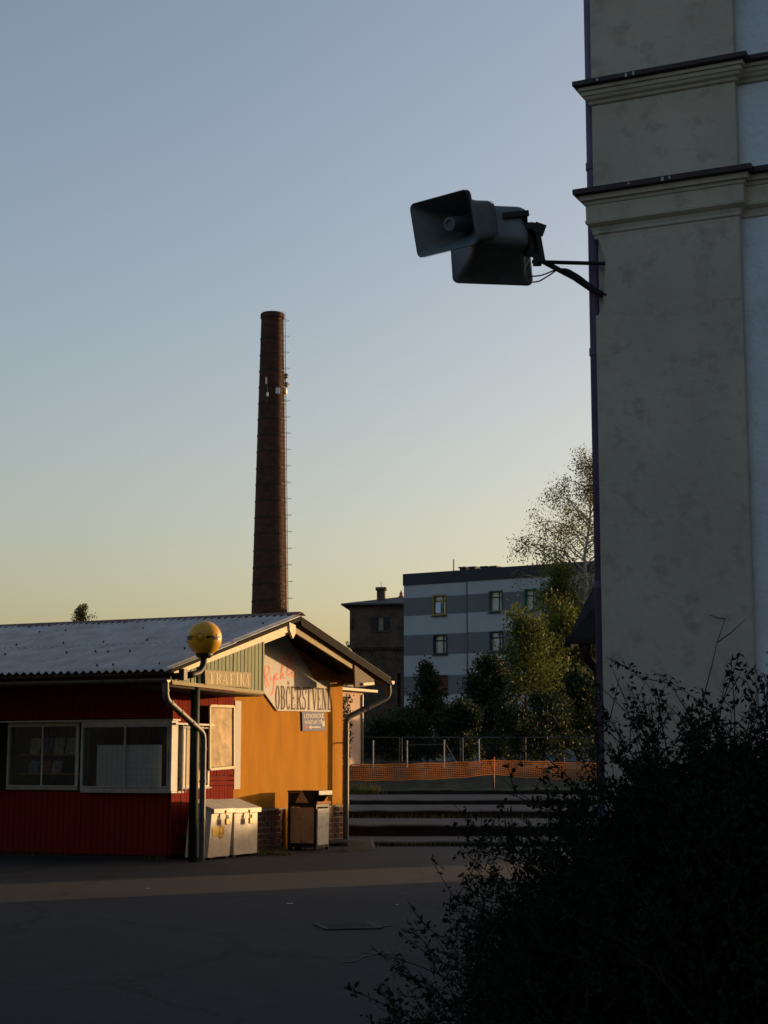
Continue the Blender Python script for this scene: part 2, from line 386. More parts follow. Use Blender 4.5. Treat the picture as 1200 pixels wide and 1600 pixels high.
# red boards: front
bw = .118
def board(name, M, x0, x1, y0, y1, z0, z1, parent=kio): return MB().box(x0, x1, y0, y1, z0, z1).build(name, M, parent)
bm_lo = MB().box(0, .038, .004, bw - .008, .06, zs - .04).mesh('board', M_red)
bm_hi = MB().box(0, .038, .004, bw - .008, zt + .05, roof_z(.0) - TH - .12).mesh('board', M_red)
for k in range(int(LEN / bw)):
    for me in (bm_lo, bm_hi): link('board', me, kio, (random.uniform(-.004, .004), .05 + k * bw, 0))
# red boards: gable end
zr0 = kg(330, 1228).z; zr1 = kg(330, 1212).z; zgt = kg(265, 1075).z + .1
gw = (xr - .02) / 21
bg_lo = MB().box(.004, gw - .006, .0, .04, .06, zr0).mesh('board', M_red)
bg_hi = MB().box(.004, gw - .006, .0, .04, zr1, roof_z(.0) - TH - .1).mesh('board', M_red)
for k in range(21):
    for me in (bg_lo, bg_hi): link('board', me, kio, (.01 + k * gw, random.uniform(-.004, .004), 0))
for k in range(2):
    z = zr0 + .01 + k * (zr1 - zr0 - .01) / 2
    board('cross_board', M_red, .02, xr - .01, -.012 - .01 * k, .03, z, z + (zr1 - zr0) / 2 - .02)

# roof: corrugated sheets, each its own piece, in two rows on either slope
YS, YE = OUT - .03, LEN
def sheet(xa, xb, ya, yb, lift, pitch=.15, amp=.024, seg=6):
    mb = MB(); n = int(round((yb - ya) / pitch * seg)); V = []; Fs = []
    for k in range(n + 1):
        y = ya + (yb - ya) * k / n; c = math.cos(2 * math.pi * y / pitch) * amp
        for x in (xa, xb):
            z = roof_z(x) + lift + c + (.012 if (x == xb) else 0) * (1 if xa < ap.x - 1e-6 and xb <= ap.x + 1e-6 else -0)
            V.append((x, y, z)); 
        for x in (xa, xb): V.append((x, y, roof_z(x) + lift + c - .012))
    for k in range(n):
        o = 4 * k; Fs += [(o, o + 1, o + 5, o + 4), (o + 2, o + 6, o + 7, o + 3), (o, o + 4, o + 6, o + 2), (o + 1, o + 3, o + 7, o + 5)]
    Fs += [(0, 2, 3, 1), (4 * n, 4 * n + 1, 4 * n + 3, 4 * n + 2)]
    return mb.add(V, Fs)
xm = le.x + (ap.x - le.x) * .47; xm2 = re_.x - (re_.x - ap.x) * .47
SW = .9
ny = int((YE - YS) / SW)
for k in range(ny):
    ya = YS + k * SW; yb = ya + SW + .06
    j = random.uniform(-.004, .006)
    for xa, xb, lift in ((le.x, xm + .08, 0), (xm, ap.x - .02, .022), (xm2 - .08, re_.x, 0), (ap.x + .02, xm2, .022)):
        auto_smooth(sheet(xa, xb, ya, yb, lift + j + .003 * (k % 2)).build('roof_sheet', M_roofc, kio), 60)
rc = MB()
rc.prism([(ap.x - .17, YS - .02, roof_z(ap.x - .17) + .05), (ap.x, YS - .02, ap.z + .075), (ap.x + .17, YS - .02, roof_z(ap.x + .17) + .05), (ap.x, YS - .02, ap.z + .055)], (0, YE - YS, 0))
rc.build('ridge_cap', M_ridge, kio)
sc_ = MB()
for k in range(int((YE - YS) / .45)):
    for fx in (.04, .30, .50, .78, .93):
        if random.random() < .5:
            x = le.x + (ap.x - le.x) * (fx + random.uniform(-.01, .01)); y = YS + .15 + k * .45 + random.choice((0, .15))
            sc_.lathe([(.016, 0), (.016, .03), (.006, .042)], 6, (x, round(y / .15) * .15, roof_z(x) + .045))
o = sc_.build('roof_screws', M_black, kio); o['kind'] = 'stuff'
# roof deck edge and underside
def slab(xa, xb, y0, y1, zt_, th, name, M):
    return MB().prism([(xa, y0, roof_z(xa) + zt_), (xb, y0, roof_z(xb) + zt_), (xb, y0, roof_z(xb) + zt_ - th), (xa, y0, roof_z(xa) + zt_ - th)], (0, y1 - y0, 0)).build(name, M, kio)
slab(le.x + .06, ap.x, OUT + .02, LEN, -.045, .05, 'roof_deck', M_dark)
slab(ap.x, re_.x - .06, OUT + .02, LEN, -.045, .05, 'roof_deck', M_dark)
slab(le.x + .02, ap.x - .003, OUT - .035, OUT + .02, -.03, .06, 'verge_board', mat('near_black_board', (.012, .011, .010), .9, spec=.1))  # near-black colour on both verge boards
slab(ap.x + .003, re_.x - .02, OUT - .035, OUT + .02, -.03, .15, 'verge_board', mat('near_black_board', (.012, .011, .010), .9, spec=.1))
# barge boards: the pale one on the near slope, the thinner one on the far slope
def strip(pa, pb, pc, pd, name, M, th=.035):
    return MB().prism([pa, pb, pc, pd], (0, th, 0)).build(name, M, kio)
def q(px, py, y=OUT): return kg(px, py, y)
xg1 = kg(410, 1084, OUT).x; 
strip(q(272, 1050, OUT - .02), q(452, 974, OUT - .02), q(452, 987, OUT - .02), q(272, 1056, OUT - .02), 'barge_board', M_cream)
strip(q(412, 1000, OUT + .02), q(453, 984, OUT + .02), q(453, 990, OUT + .02), q(412, 1006, OUT + .02), 'barge_board', M_cream, .05)
strip(q(460, 979, OUT + .06), q(552, 1036, OUT + .06), q(552, 1046, OUT + .06), q(460, 988, OUT + .06), 'barge_board', M_trafsign)
pd = [q(452, 972, OUT - .05), q(462, 977, OUT - .05), q(462, 990, OUT - .05), q(458, 998, OUT - .05), q(453, 985, OUT - .05)]
MB().prism(pd, (0, .05, 0)).build('apex_board', M_cream, kio)
MB().prism([q(554, 1039, OUT + .03), q(585, 1062, OUT + .03), q(585, 1070, OUT + .03), q(568, 1073, OUT + .03), q(555, 1073, OUT + .03)], (0, .04, 0)).build('eave_board', M_beam, kio)
MB().prism([q(568, 1067, OUT - .02), q(585, 1066, OUT - .02), q(585, 1070, OUT - .02), q(568, 1071, OUT - .02)], (0, .04, 0)).build('eave_batten', M_cream, kio)
# green boarding under the near slope
gx0 = kg(267, 1060, OUT).x; gN = 24
for k in range(gN):
    xa = gx0 + (xg1 - gx0) * k / gN; xb = gx0 + (xg1 - gx0) * (k + 1) / gN - .022
    zb = lambda x: (kg(267, 1067, OUT).z + (kg(410, 1083, OUT).z - kg(267, 1067, OUT).z) * (x - gx0) / (xg1 - gx0))
    zt_ = lambda x: roof_z(x) - .09
    if zt_(xa) - zb(xa) < .02: continue
    dy = random.uniform(-.006, .006)
    MB().prism([(xa, OUT + .012 + dy, zb(xa)), (xb, OUT + .012 + dy, zb(xb)), (xb, OUT + .012 + dy, zt_(xb)), (xa, OUT + .012 + dy, zt_(xa))], (0, .02, 0)).build('green_board', M_green, kio)
MB().prism([(gx0, OUT + .06, roof_z(gx0) - .13), (gx0, OUT + .06, zb(gx0) + .02), (xg1, OUT + .06, zb(xg1) + .02), (xg1, OUT + .06, roof_z(xg1) - .13)], (0, .03, 0)).build('board_backing', M_dark, kio)
MB().prism([(gx0, OUT - .03, zb(gx0) - .02), (xg1 + .02, OUT - .03, zb(xg1) - .02), (xg1 + .02, OUT - .03, zb(xg1) + .04), (gx0, OUT - .03, zb(gx0) + .04)], (0, .04, 0)).build('bottom_batten', M_trafsign, kio)
MB().prism([(gx0 + .1, OUT + .06, zb(gx0 + .1) - .03), (xg1 - .1, OUT + .06, zb(xg1 - .1) - .03), (xg1 - .1, OUT + .06, zb(xg1 - .1) - .06), (gx0 + .1, OUT + .06, zb(gx0 + .1) - .06)], (0, .05, 0)).build('soffit_batten', M_cream, kio)
MB().prism([(gx0, OUT + .02, zb(gx0) - .03), (xg1 + .0, OUT + .02, zb(xg1) - .03), (xg1, OUT + .02, zb(xg1) - .06), (gx0, OUT + .02, zb(gx0) - .06)], (0, -OUT - .03, 0)).build('soffit', M_dark, kio)
strip((xg1 + .005, OUT + .0, zb(xg1) - .02), (xg1 + .055, OUT + .0, zb(xg1) - .02), (xg1 + .055, OUT + .0, roof_z(xg1) - .1), (xg1 + .005, OUT, roof_z(xg1) - .1), 'end_batten', M_green, .05)
# gutters
def gutter(x, z, y0, y1, name='gutter'):
    mb = MB(); V = []; Fs = []; n = 8
    for y in (y0, y1):
        for r_ in (.065, .058):
            for j in range(n + 1):
                a = math.pi + math.pi * j / n; V.append((x + r_ * math.cos(a), y, z + r_ * math.sin(a)))
    N = n + 1
    for j in range(n):
        Fs += [(j, j + 1, 2 * N + j + 1, 2 * N + j), (N + j, 3 * N + j, 3 * N + j + 1, N + j + 1)]
    for b in (0, 2 * N): Fs.append(tuple(range(b, b + N)))
    return mb.add(V, Fs).build(name, M_zinc, kio)
gl = kg(261, 1060, OUT); gr = kg(612, 1064, OUT)
gutter(gl.x, gl.z, OUT - .02, LEN); gutter(gr.x, gr.z, OUT - .02, LEN)
MB().prism([(gl.x + .065 * math.cos(math.pi + math.pi * j / 8), OUT - .035, gl.z + .065 * math.sin(math.pi + math.pi * j / 8)) for j in range(9)], (0, .012, 0)).build('gutter_end', M_galv, kio)
MB().prism([(gr.x + .075 * math.cos(math.pi + math.pi * j / 8), OUT - .035, gr.z + .075 * math.sin(math.pi + math.pi * j / 8)) for j in range(9)], (0, .012, 0)).build('gutter_end', M_whitep, kio)
MB().box(gl.x + .07, gl.x + .1, OUT, LEN, gl.z - .03, gl.z + .16).build('fascia', M_dark, kio)
MB().box(gr.x - .12, gr.x - .08, OUT + .3, LEN, gr.z - .03, gr.z + .12).build('fascia', M_dark, kio)
# downpipes
def rounded(pts, r=.12, n=4):
    pts = [Vector(p) for p in pts]; out = [pts[0]]
    for i in range(1, len(pts) - 1):
        a, b, c = pts[i - 1], pts[i], pts[i + 1]; d1 = (a - b).normalized(); d2 = (c - b).normalized()
        rr = min(r, (a - b).length * .4, (c - b).length * .4); p0 = b + d1 * rr; p1 = b + d2 * rr
        for k in range(n + 1):
            t = k / n; out.append(p0 * (1 - t) ** 2 + b * 2 * t * (1 - t) + p1 * t * t)
    return out + [pts[-1]]
def downpipe(pts, r):
    root = MB().tube(rounded(pts), r, 14).build('downpipe', M_zinc, kio, smooth=False); auto_smooth(root, 50)
    for i in range(len(pts) - 1):
        a, b = Vector(pts[i]), Vector(pts[i + 1])
        for t in ((.5,) if (b - a).length < 1.2 else (.12, .38, .68)):
            p = a.lerp(b, t); d = (b - a).normalized() * .018; MB().tube([p - d, p + d], r + .008, 14).build('pipe_joint', M_zinc, root)
    return root
dpY = OUT + .02
foot = kl(atz(318, 1341, .02)); 
pz = lambda px, py, y: kg(px, py, y)
downpipe([pz(259, 1066, OUT), pz(259, 1092, OUT), pz(318, 1146, OUT), (pz(318, 1146, OUT).x, OUT, .02)], .052)
downpipe([pz(607, 1070, OUT), pz(607, 1089, OUT + .05), pz(541, 1122, -.2), (pz(541, 1122, -.2).x, -.2, .02)], .058)
bx = pz(541, 1122, -.2).x
for z in (.6, 2.0): MB().tube([(bx, -.2, z), (bx - .06, 0, z)], .012, 6).build('pipe_bracket', M_black, kio)
# corner post under the eave
pp = kg(308, 1200, OUT + .0)
MB().tube([(pp.x, OUT + .06, 0), (pp.x, OUT + .06, roof_z(pp.x) - .12)], .075, 20).build('post', M_green2, kio, smooth=True)
# brick plinth along the gable
zpl = kg(470, 1260).z
MB().box(xr + .02, xe + .03, -.045, 0.01, 0, zpl - .01).build('plinth_mortar', M_mort, kio)
bl, bh = .29, .08; rowsn = int(zpl / (bh + .026))
bmesh_ = MB().box(0, bl - .026, -.065, -.02, 0, bh).mesh('brick', M_brick)
bhalf = MB().box(0, bl / 2 - .026, -.065, -.02, 0, bh).mesh('brick', M_brick)
for r_ in range(rowsn):
    x = xr + .03
    if r_ % 2: link('brick', bhalf, kio, (x, random.uniform(-.005, .005), .01 + r_ * (bh + .026))); x += bl / 2
    while x + bl < xe + .03:
        link('brick', bmesh_, kio, (x, random.uniform(-.006, .006), .01 + r_ * (bh + .026))); x += bl
    if xe + .03 - x > bl / 2: link('brick', bhalf, kio, (x, 0, .01 + r_ * (bh + .026)))
pq = kg(440, 1262); MB().box(pq.x - .02, pq.x + .34, -.10, -.045, 0, zpl - .03).build('render_pier', M_yellow, kio)

# ---- windows on the long side
def window_box(ya, yb, za, zb_, x_out, name='display_window', bars=1, tilt=0):
    w = .05; mb = MB()
    mb.box(x_out, x_out + .045, ya, ya + w, za, zb_).box(x_out, x_out + .045, yb - w, yb, za, zb_)
    mb.box(x_out, x_out + .045, ya + w, yb - w, za, za + w * 1.3).box(x_out, x_out + .045, ya + w, yb - w, zb_ - w * 1.6, zb_)
    o = mb.build(name, M_wframe, kio)
    MB().box(x_out + .02, x_out + .026, ya + w, yb - w, za + w * 1.3, zb_ - w * 1.6).build('pane', M_glass, o)
    for k in range(bars):
        y = ya + (yb - ya) * (k + 1) / (bars + 1); MB().box(x_out - .012, x_out + .004, y - .008, y + .008, za + .03, zb_ - .04).build('bar', M_wframe, o)
    return o
def grille(ya, yb, za, zb_, x):
    mb = MB(); r_ = .011
    c = [(x, ya, za), (x, yb, za), (x, yb, zb_), (x, ya, zb_)]
    for i in range(4): mb.tube([c[i], c[(i + 1) % 4]], r_, 6)
    y = (ya + yb) / 2; mb.tube([(x - .01, y, za - .03), (x - .01, y, zb_)], r_, 6)
    z = za + .1
    o = mb.build('grille_frame', M_wframe, kio)
    w = MB(); n = int((yb - ya) / .1)
    for k in range(1, n): w.box(x + .004, x + .006, ya + (yb - ya) * k / n - .0012, ya + (yb - ya) * k / n + .0012, za, zb_)
    n = int((zb_ - za) / .1)
    for k in range(1, n): w.box(x + .003, x + .005, ya, yb, za + (zb_ - za) * k / n - .0012, za + (zb_ - za) * k / n + .0012)
    ww = w.build('wire_mesh', M_steel, o); ww['kind'] = 'stuff'
    return o
XB = -.16
yB1 = kf(126, 1180, XB).y; yB0 = kf(268, 1180, XB).y
zB0 = kf(200, 1236, XB).z; zB1 = kf(200, 1127, XB).z
o = window_box(yB0, yB1, zB0, zB1, XB)
MB().box(XB + .045, .04, yB0, yB0 + .05, zB0, zB1).build('side', M_wframe, o)
MB().box(XB + .045, .04, yB1 - .03, yB1, zB0, zB1).build('side', M_wframe, o)
MB().box(XB - .02, .06, yB0 - .03, yB1 + 4.5, zB1 + .004, zB1 + .03).build('top_ledge', M_wframe, kio)
MB().box(XB + .02, .25, yB0, yB1, zB0 - .03, zB0 - .003).build('bottom_shelf', M_wframe, o)
grille(yB0 + .06, yB1 - .06, zB0 + .07, zB1 - .09, XB - .03)
yA1 = kf(12, 1180).y; yA0 = kf(124, 1180).y
window_box(yA0 + .02, yA1, zs, zt, -.02)
grille(kf(122, 1180, -.07).y, kf(13, 1180, -.07).y, kf(60, 1228, -.07).z, kf(60, 1134, -.07).z, -.07)
window_box(yA1 + .12, yA1 + 1.5, zB0, zB1, XB)
window_box(yA1 + 1.6, yA1 + 3.0, zs, zt, -.02)
MB().box(.25, .3, yA1 + 3.1, LEN, zs, zt).build('side', M_dark, kio)
MB().box(.02, .25, yA1 + 3.05, LEN, zs, zt).build('infill_panel', M_red, kio)
MB().box(xr - .8, xr - .35, .3, LEN - .5, .7, .74).build('back_shelf', M_wframe, kio)
# gable-side window and poster case
gx = kg(279, 1180).x; gx2 = kg(320, 1180).x
zg0 = kg(290, 1233).z; zg1 = kg(290, 1135).z
mb = MB(); mb.box(gx, gx + .05, -.1, 0, zg0, zg1).box(gx2 - .05, gx2, -.1, 0, zg0, zg1).box(gx + .05, gx2 - .05, -.1, 0, zg1 - .05, zg1).box(gx + .05, gx2 - .05, -.1, 0, zg0, zg0 + .06)
mb.box(gx - .35, gx2 + .05, -.16, .0, zg1 + .02, zg1 + .05)
o = mb.build('side_window', M_wframe, kio)
MB().box(gx + .05, gx2 - .05, -.05, -.03, zg0 + .06, zg1 - .05).build('blind', mat('tan_blind', (.42, .31, .18), .7, var=.06), o)
grl = MB(); 
for xx in (gx - .1, gx + .02): grl.tube([(xx, -.14, zg0 - .05), (xx, -.14, zg1 + .02)], .012, 6)
grl.tube([(gx - .1, -.14, zg0 + .02), (gx2, -.14, zg0 + .02)], .012, 6).tube([(gx - .1, -.14, zg1 - .02), (gx2, -.14, zg1 - .02)], .012, 6)
grl.build('grille_frame', M_wframe, o)
pcs = empty('poster_case', K0, AZ); tag(pcs, 'framed poster case with crinkled pale sheet on the red gable end', 'poster case')
PCY = -.14
c0, c1, c2, c3 = kg(327, 1202, PCY), kg(364.5, 1199, PCY), kg(364.5, 1104, PCY), kg(327, 1103, PCY)
MB().prism([c0, c1, c2, c3], (0, .13, 0)).build('case', M_dark, pcs)
for (a, b) in ((c0, c1), (c1, c2), (c2, c3), (c3, c0)):
    MB().bar(a + Vector((0, -.012, 0)), b + Vector((0, -.012, 0)), .05, .03, (0, 1, 0)).build('frame', M_cream, pcs)
def crinkle():
    m = mat('crinkled_sheet', (.36, .26, .14), .62, var=.35, scale=4, bump=1.0, bscale=6, dark=(.5, .4, .26), dscale=6, damt=.9, spec=.12); return m
MB().prism([bil((c0, c1, c2, c3), u, v) + Vector((0, -.004, 0)) for u, v in ((.04, .03), (.96, .03), (.96, .97), (.04, .97))], (0, .003, 0)).build('poster', crinkle(), pcs)

# ---- signs on the gable
s_root = empty('snack_sign', K0, AZ); tag(s_root, 'white cut-out sign reading Rychlé OBČERSTVENÍ on the ochre gable', 'sign')
def zz(x, y, d=-.035): return kg(400 + x / 8.571, 1000 + y / 8.571, d)
pl = [zz(60, 20), zz(420, -40), zz(480, 60), zz(600, 230), zz(780, 535), zz(1000, 550), zz(1000, 962), zz(285, 948), zz(100, 690), zz(60, 640)]
MB().prism(pl, (0, .03, 0)).build('board', M_signw, s_root)
def ribbon(mb, pts, w, taper=True):
    n = len(pts); V = []; Fs = []
    for i, (x, y) in enumerate(pts):
        a = pts[max(0, i - 1)]; b = pts[min(n - 1, i + 1)]; dx, dy = b[0] - a[0], b[1] - a[1]; L = math.hypot(dx, dy) or 1
        ww = w * (.6 if taper and i in (0, n - 1) else 1)
        V += [(x - dy / L * ww, y + dx / L * ww), (x + dy / L * ww, y - dx / L * ww)]
    for i in range(n - 1): Fs.append((2 * i, 2 * i + 1, 2 * i + 3, 2 * i + 2))
    return V, Fs
def smooth2(p, it=2):
    for _ in range(it):
        o = [p[0]]
        for a, b in zip(p, p[1:]): o += [(a[0] * .75 + b[0] * .25, a[1] * .75 + b[1] * .25), (a[0] * .25 + b[0] * .75, a[1] * .25 + b[1] * .75)]
        p = o + [p[-1]]
    return p
scr = [[(138, 640), (128, 560), (122, 470), (120, 380)], [(112, 372), (150, 340), (186, 385), (178, 440), (140, 480), (118, 492)], [(132, 488), (150, 540), (172, 600), (182, 606)],
       [(196, 478), (200, 535), (222, 550), (246, 500), (252, 470)], [(252, 470), (244, 580), (228, 690), (212, 740), (200, 725)],
       [(300, 462), (282, 448), (264, 490), (272, 535), (306, 515)], [(378, 200), (352, 330), (338, 440), (332, 530)], [(334, 500), (356, 440), (370, 450), (366, 515), (386, 505)],
       [(378, 200), (392, 210), (372, 320), (342, 420)], [(460, 205), (436, 290), (420, 400), (420, 480), (442, 480), (458, 440)], [(460, 205), (474, 225), (450, 330), (424, 410)],
       [(474, 440), (508, 420), (514, 388), (492, 384), (476, 450), (492, 500), (520, 490), (540, 455)], [(500, 330), (526, 290)]]
mb = MB()
for st in scr:
    V, Fs = ribbon(mb, smooth2(st), 9); mb.add([zz(x, y, -.038) for x, y in V], Fs)
mb.build('script_lettering', M_pink, s_root)
# slab-serif capitals drawn as shapes in a unit box
def ring(x0, x1, y0, y1, tx, ty, a0=0, a1=360, n=22):
    cx_, cy_, rx, ry = (x0 + x1) / 2, (y0 + y1) / 2, (x1 - x0) / 2, (y1 - y0) / 2; V = []; Fs = []
    for k in range(n + 1):
        a = R(a0 + (a1 - a0) * k / n); V += [(cx_ + rx * math.cos(a), cy_ + ry * math.sin(a)), (cx_ + (rx - tx) * math.cos(a), cy_ + (ry - ty) * math.sin(a))]
    for k in range(n): Fs.append((2 * k, 2 * k + 1, 2 * k + 3, 2 * k + 2))
    return V, Fs
def rect(x0, x1, y0, y1): return [(x0, y0), (x1, y0), (x1, y1), (x0, y1)], [(0, 1, 2, 3)]
def poly(*p): return list(p), [tuple(range(len(p)))]
T, H = .3, .07
stem = lambda x: [rect(x, x + T, H, 1 - H), rect(x - .08, x + T + .08, 0, H), rect(x - .08, x + T + .08, 1 - H, 1)]
GL = {
 'O': [ring(0, 1, -.01, 1.01, T, .06)],
 'B': stem(.1) + [ring(.02, .98, 0, .54, .28, .06, -90, 90), ring(.02, .92, .48, 1, .26, .06, -90, 90)],
 'C': [ring(0, 1.05, -.01, 1.01, T, .06, 48, 312), rect(.82, .92, .66, .98), rect(.84, .92, .04, .24)],
 'E': stem(.1) + [rect(.3, .92, 0, H), rect(.3, .92, 1 - H, 1), rect(.4, .7, .47, .53), rect(.84, .94, 0, .24), rect(.84, .94, .76, 1), rect(.62, .7, .38, .62)],
 'R': stem(.1) + [ring(-.02, .92, .46, 1, .27, .06, -90, 90), poly((.42, .48), (.66, .5), (1, 0), (.7, 0)), rect(.68, 1.05, 0, H)],
 'S': [ring(.04, .98, .46, 1.01, .26, .065, 40, 270), ring(.02, .96, -.01, .54, .26, .065, -140, 90), rect(.82, .92, .7, .98), rect(.06, .16, .02, .3)],
 'T': [rect(.35, .35 + T, H, 1), rect(.22, .78, 0, H), rect(.02, .98, 1 - H, 1), rect(.02, .11, .74, 1), rect(.89, .98, .74, 1)],
 'V': [poly((.06, 1), (.38, 1), (.64, 0), (.46, 0)), poly((.8, 1), (.9, 1), (.64, 0), (.54, 0)), rect(-.02, .46, 1 - H, 1), rect(.68, 1.02, 1 - H, 1)],
 'N': [rect(.1, .2, H, 1 - H), rect(.8, .9, 0, 1 - H), poly((.1, 1), (.4, 1), (.9, 0), (.6, 0)), rect(-.0, .34, 0, H), rect(-.02, .3, 1 - H, 1), rect(.66, 1.04, 1 - H, 1)],
 'A': [poly((.0, 0), (.12, 0), (.52, 1), (.42, 1)), poly((.62, 0), (.92, 0), (.58, 1), (.42, 1)), rect(.22, .72, .3, .37), rect(-.06, .26, 0, H), rect(.5, 1.02, 0, H)],
 'F': stem(.1) + [rect(.3, .92, 1 - H, 1), rect(.4, .7, .47, .53), rect(.84, .94, .74, 1), rect(.62, .7, .38, .62)],
 'K': stem(.1) + [poly((.4, .45), (.52, .4), (.9, 1), (.76, 1)), poly((.45, .5), (.6, .62), (1, 0), (.72, 0)), rect(.66, 1.02, 0, H), rect(.66, 1, 1 - H, 1)],
 'I': [rect(.2, .8, H, 1 - H), rect(.05, .95, 0, H), rect(.05, .95, 1 - H, 1)]}
word = [('O', 258, 322), ('B', 330, 396), ('C', 404, 464), ('E', 470, 538), ('R', 546, 622), ('S', 626, 682), ('T', 686, 752), ('V', 756, 832), ('E', 834, 892), ('N', 898, 966), ('I', 972, 1008)]
mb = MB()
def cap_y(x): return 608 + (x - 258) * .055, 930 + (x - 258) * .012
for ch, xa, xb in word:
    for V, Fs in GL[ch]:
        P_ = []
        for u, v in V:
            x = 258 + ((xa + (xb - xa) * u) - 258) * .975; yt_, yb_ = cap_y(x); P_.append(zz(x, yb_ + (yt_ - yb_) * v, -.038))
        mb.add(P_, Fs)
mb.add([zz(x, y, -.038) for x, y in ((420, 545), (432, 570), (446, 545), (438, 598), (428, 598))], [(0, 1, 4), (1, 2, 3), (1, 3, 4)])
mb.add([zz(x, y, -.038) for x, y in ((960, 638), (985, 572), (998, 588), (974, 645))], [(0, 1, 2, 3)])
mb.build('block_lettering', M_print, s_root)
b_root = empty('platform_sign', K0, AZ); tag(b_root, 'small blue direction sign reading LOVOSICKÉ NÁSTUPIŠTĚ with a left arrow', 'sign')
bq = [zz(625, 1218, -.03), zz(922, 1214, -.03), zz(917, 957, -.03), zz(617, 962, -.03)]
MB().prism(bq, (0, .015, 0)).build('plate', M_blue, b_root)
sub = lambda u0, u1, v0, v1: [bil(bq, u, v) + Vector((0, -.003, 0)) for u, v in ((u0, v0), (u1, v0), (u1, v1), (u0, v1))]
text_on('lettering', 'LOVOSICKÉ', sub(.08, .95, .66, .95), M_bw, b_root, offset=.03)
text_on('lettering', 'NÁSTUPIŠTĚ', sub(.10, .88, .36, .60), M_bw, b_root, offset=.03)
mb = MB(); sq = sub(0, 1, 0, 1)
mb.add([bil(sq, u, v) for u, v in ((.26, .19), (.38, .31), (.38, .22), (.8, .22), (.8, .16), (.38, .16), (.38, .07))], [(0, 6, 2, 1), (2, 5, 4, 3)])
mb.add([bil(sq, u, v) for u, v in ((.88, .22), (.99, .22), (.99, .5), (.88, .5))], [(0, 1, 2, 3)])
mb.build('arrow', M_bw, b_root)
MB().add([bil(sq, u, v) for u, v in ((.1, .12), (.21, .12), (.21, .27), (.1, .27))], [(0, 1, 2, 3)]).build('red_square', mat('red_print', (.5, .12, .1), .8), b_root)
t_root = empty('tobacconist_sign', K0, AZ); tag(t_root, 'weathered wooden sign reading TRAFIKA on the green boarding', 'sign')
TY = OUT - .04
tq = [kg(321, 1070, TY), kg(392, 1075, TY), kg(392.5, 1051, TY), kg(320.5, 1047, TY)]
MB().prism(tq, (0, .035, 0)).build('board', M_trafsign, t_root)
mb = MB(); xs_ = [(.07, .19), (.22, .34), (.36, .49), (.52, .63), (.66, .71), (.74, .85), (.86, .97)]
for ch, (ua, ub) in zip('TRAFIKA', xs_):
    for V, Fs in GL[ch]: mb.add([bil(tq, ua + (ub - ua) * u, .12 + .76 * v) + Vector((0, -.004, 0)) for u, v in V], Fs)
mb.build('lettering', M_traflet, t_root)

# ---- advertising globe lamp on its arm
GC = on_plane(319.5, 997.5, K0 + Lv * (OUT - .35), Lv); gr_ = 27.0 / F * (GC - O).length
lamp = empty('globe_lamp', GC - Vector((0, 0, .0)), 0); tag(lamp, 'yellow globe lamp reading sazka on a curved black arm at the kiosk corner', 'lamp')
def sph(n=40, m=24, r_=1.0):
    mb = MB(); mb.lathe([(max(1e-4, r_ * math.sin(math.pi * k / m)), -r_ * math.cos(math.pi * k / m)) for k in range(m + 1)], n); return mb
sph(48, 28, gr_).build('globe', M_globe, lamp, smooth=True)
axc = math.atan2(-GC.y, -GC.x)     # azimuth that faces the viewpoint
def wrap(v2, a0, a1, z0, z1, lift=1.006):
    out = []
    for u, v in v2:
        a = axc + a0 + (a1 - a0) * u; z = (z0 + (z1 - z0) * v); c = math.sqrt(max(0, 1 - z * z))
        out.append((gr_ * lift * c * math.cos(a), gr_ * lift * c * math.sin(a), gr_ * lift * z))
    return out
for a0, a1 in ((.10, 1.2), (-1.6, -.62)):
    v, f = text2d('sazka', offset=.06, res=4); MB().add(wrap(v, a0, a1, -.13, .19), f).build('lettering', M_gp, lamp)
mb = MB()
def wring(cx_, r1, r2, a0=0, a1=360):
    V, Fs = ring(cx_ - r1, cx_ + r1, -r1, r1, r1 - r2, r1 - r2, a0, a1, 28); return [(x, y) for x, y in V], Fs
for r1, r2, b0, b1 in ((.26, .225, 0, 360), (.16, .125, 160, 380)):
    V, Fs = wring(-.27, r1, r2, b0, b1)
    P_ = []
    for x, y in V:
        a = axc + x; z = y * .95; c = math.sqrt(1 - z * z); P_.append((gr_ * 1.006 * c * math.cos(a), gr_ * 1.006 * c * math.sin(a), gr_ * 1.006 * z))
    mb.add(P_, Fs)
mb.build('ring_emblem', M_gp, lamp)
W2L = lambda p: Vector(p) - GC
def wk(px, py, y=OUT - .35): return W2L(on_plane(px, py, K0 + Lv * y, Lv))
MB().lathe([(.10, -gr_ - .035), (.14, -gr_ + .005), (.145, -gr_ + .05), (.10, -gr_ + .055)], 20).build('collar', M_black, lamp)
MB().tube(rounded([wk(319, 1024), wk(318, 1040), wk(311, 1051), wk(297, 1055), W2L(on_plane(270, 1057, K0 + Lv * (OUT - .02), Lv))], .1, 5), .055, 10).build('arm', M_black, lamp, smooth=True)
MB().box(-.05, .05, -.05, .05, -.09, .09).build('clamp', M_black, lamp, loc=wk(286, 1054), rot=(0, 0, AZ))

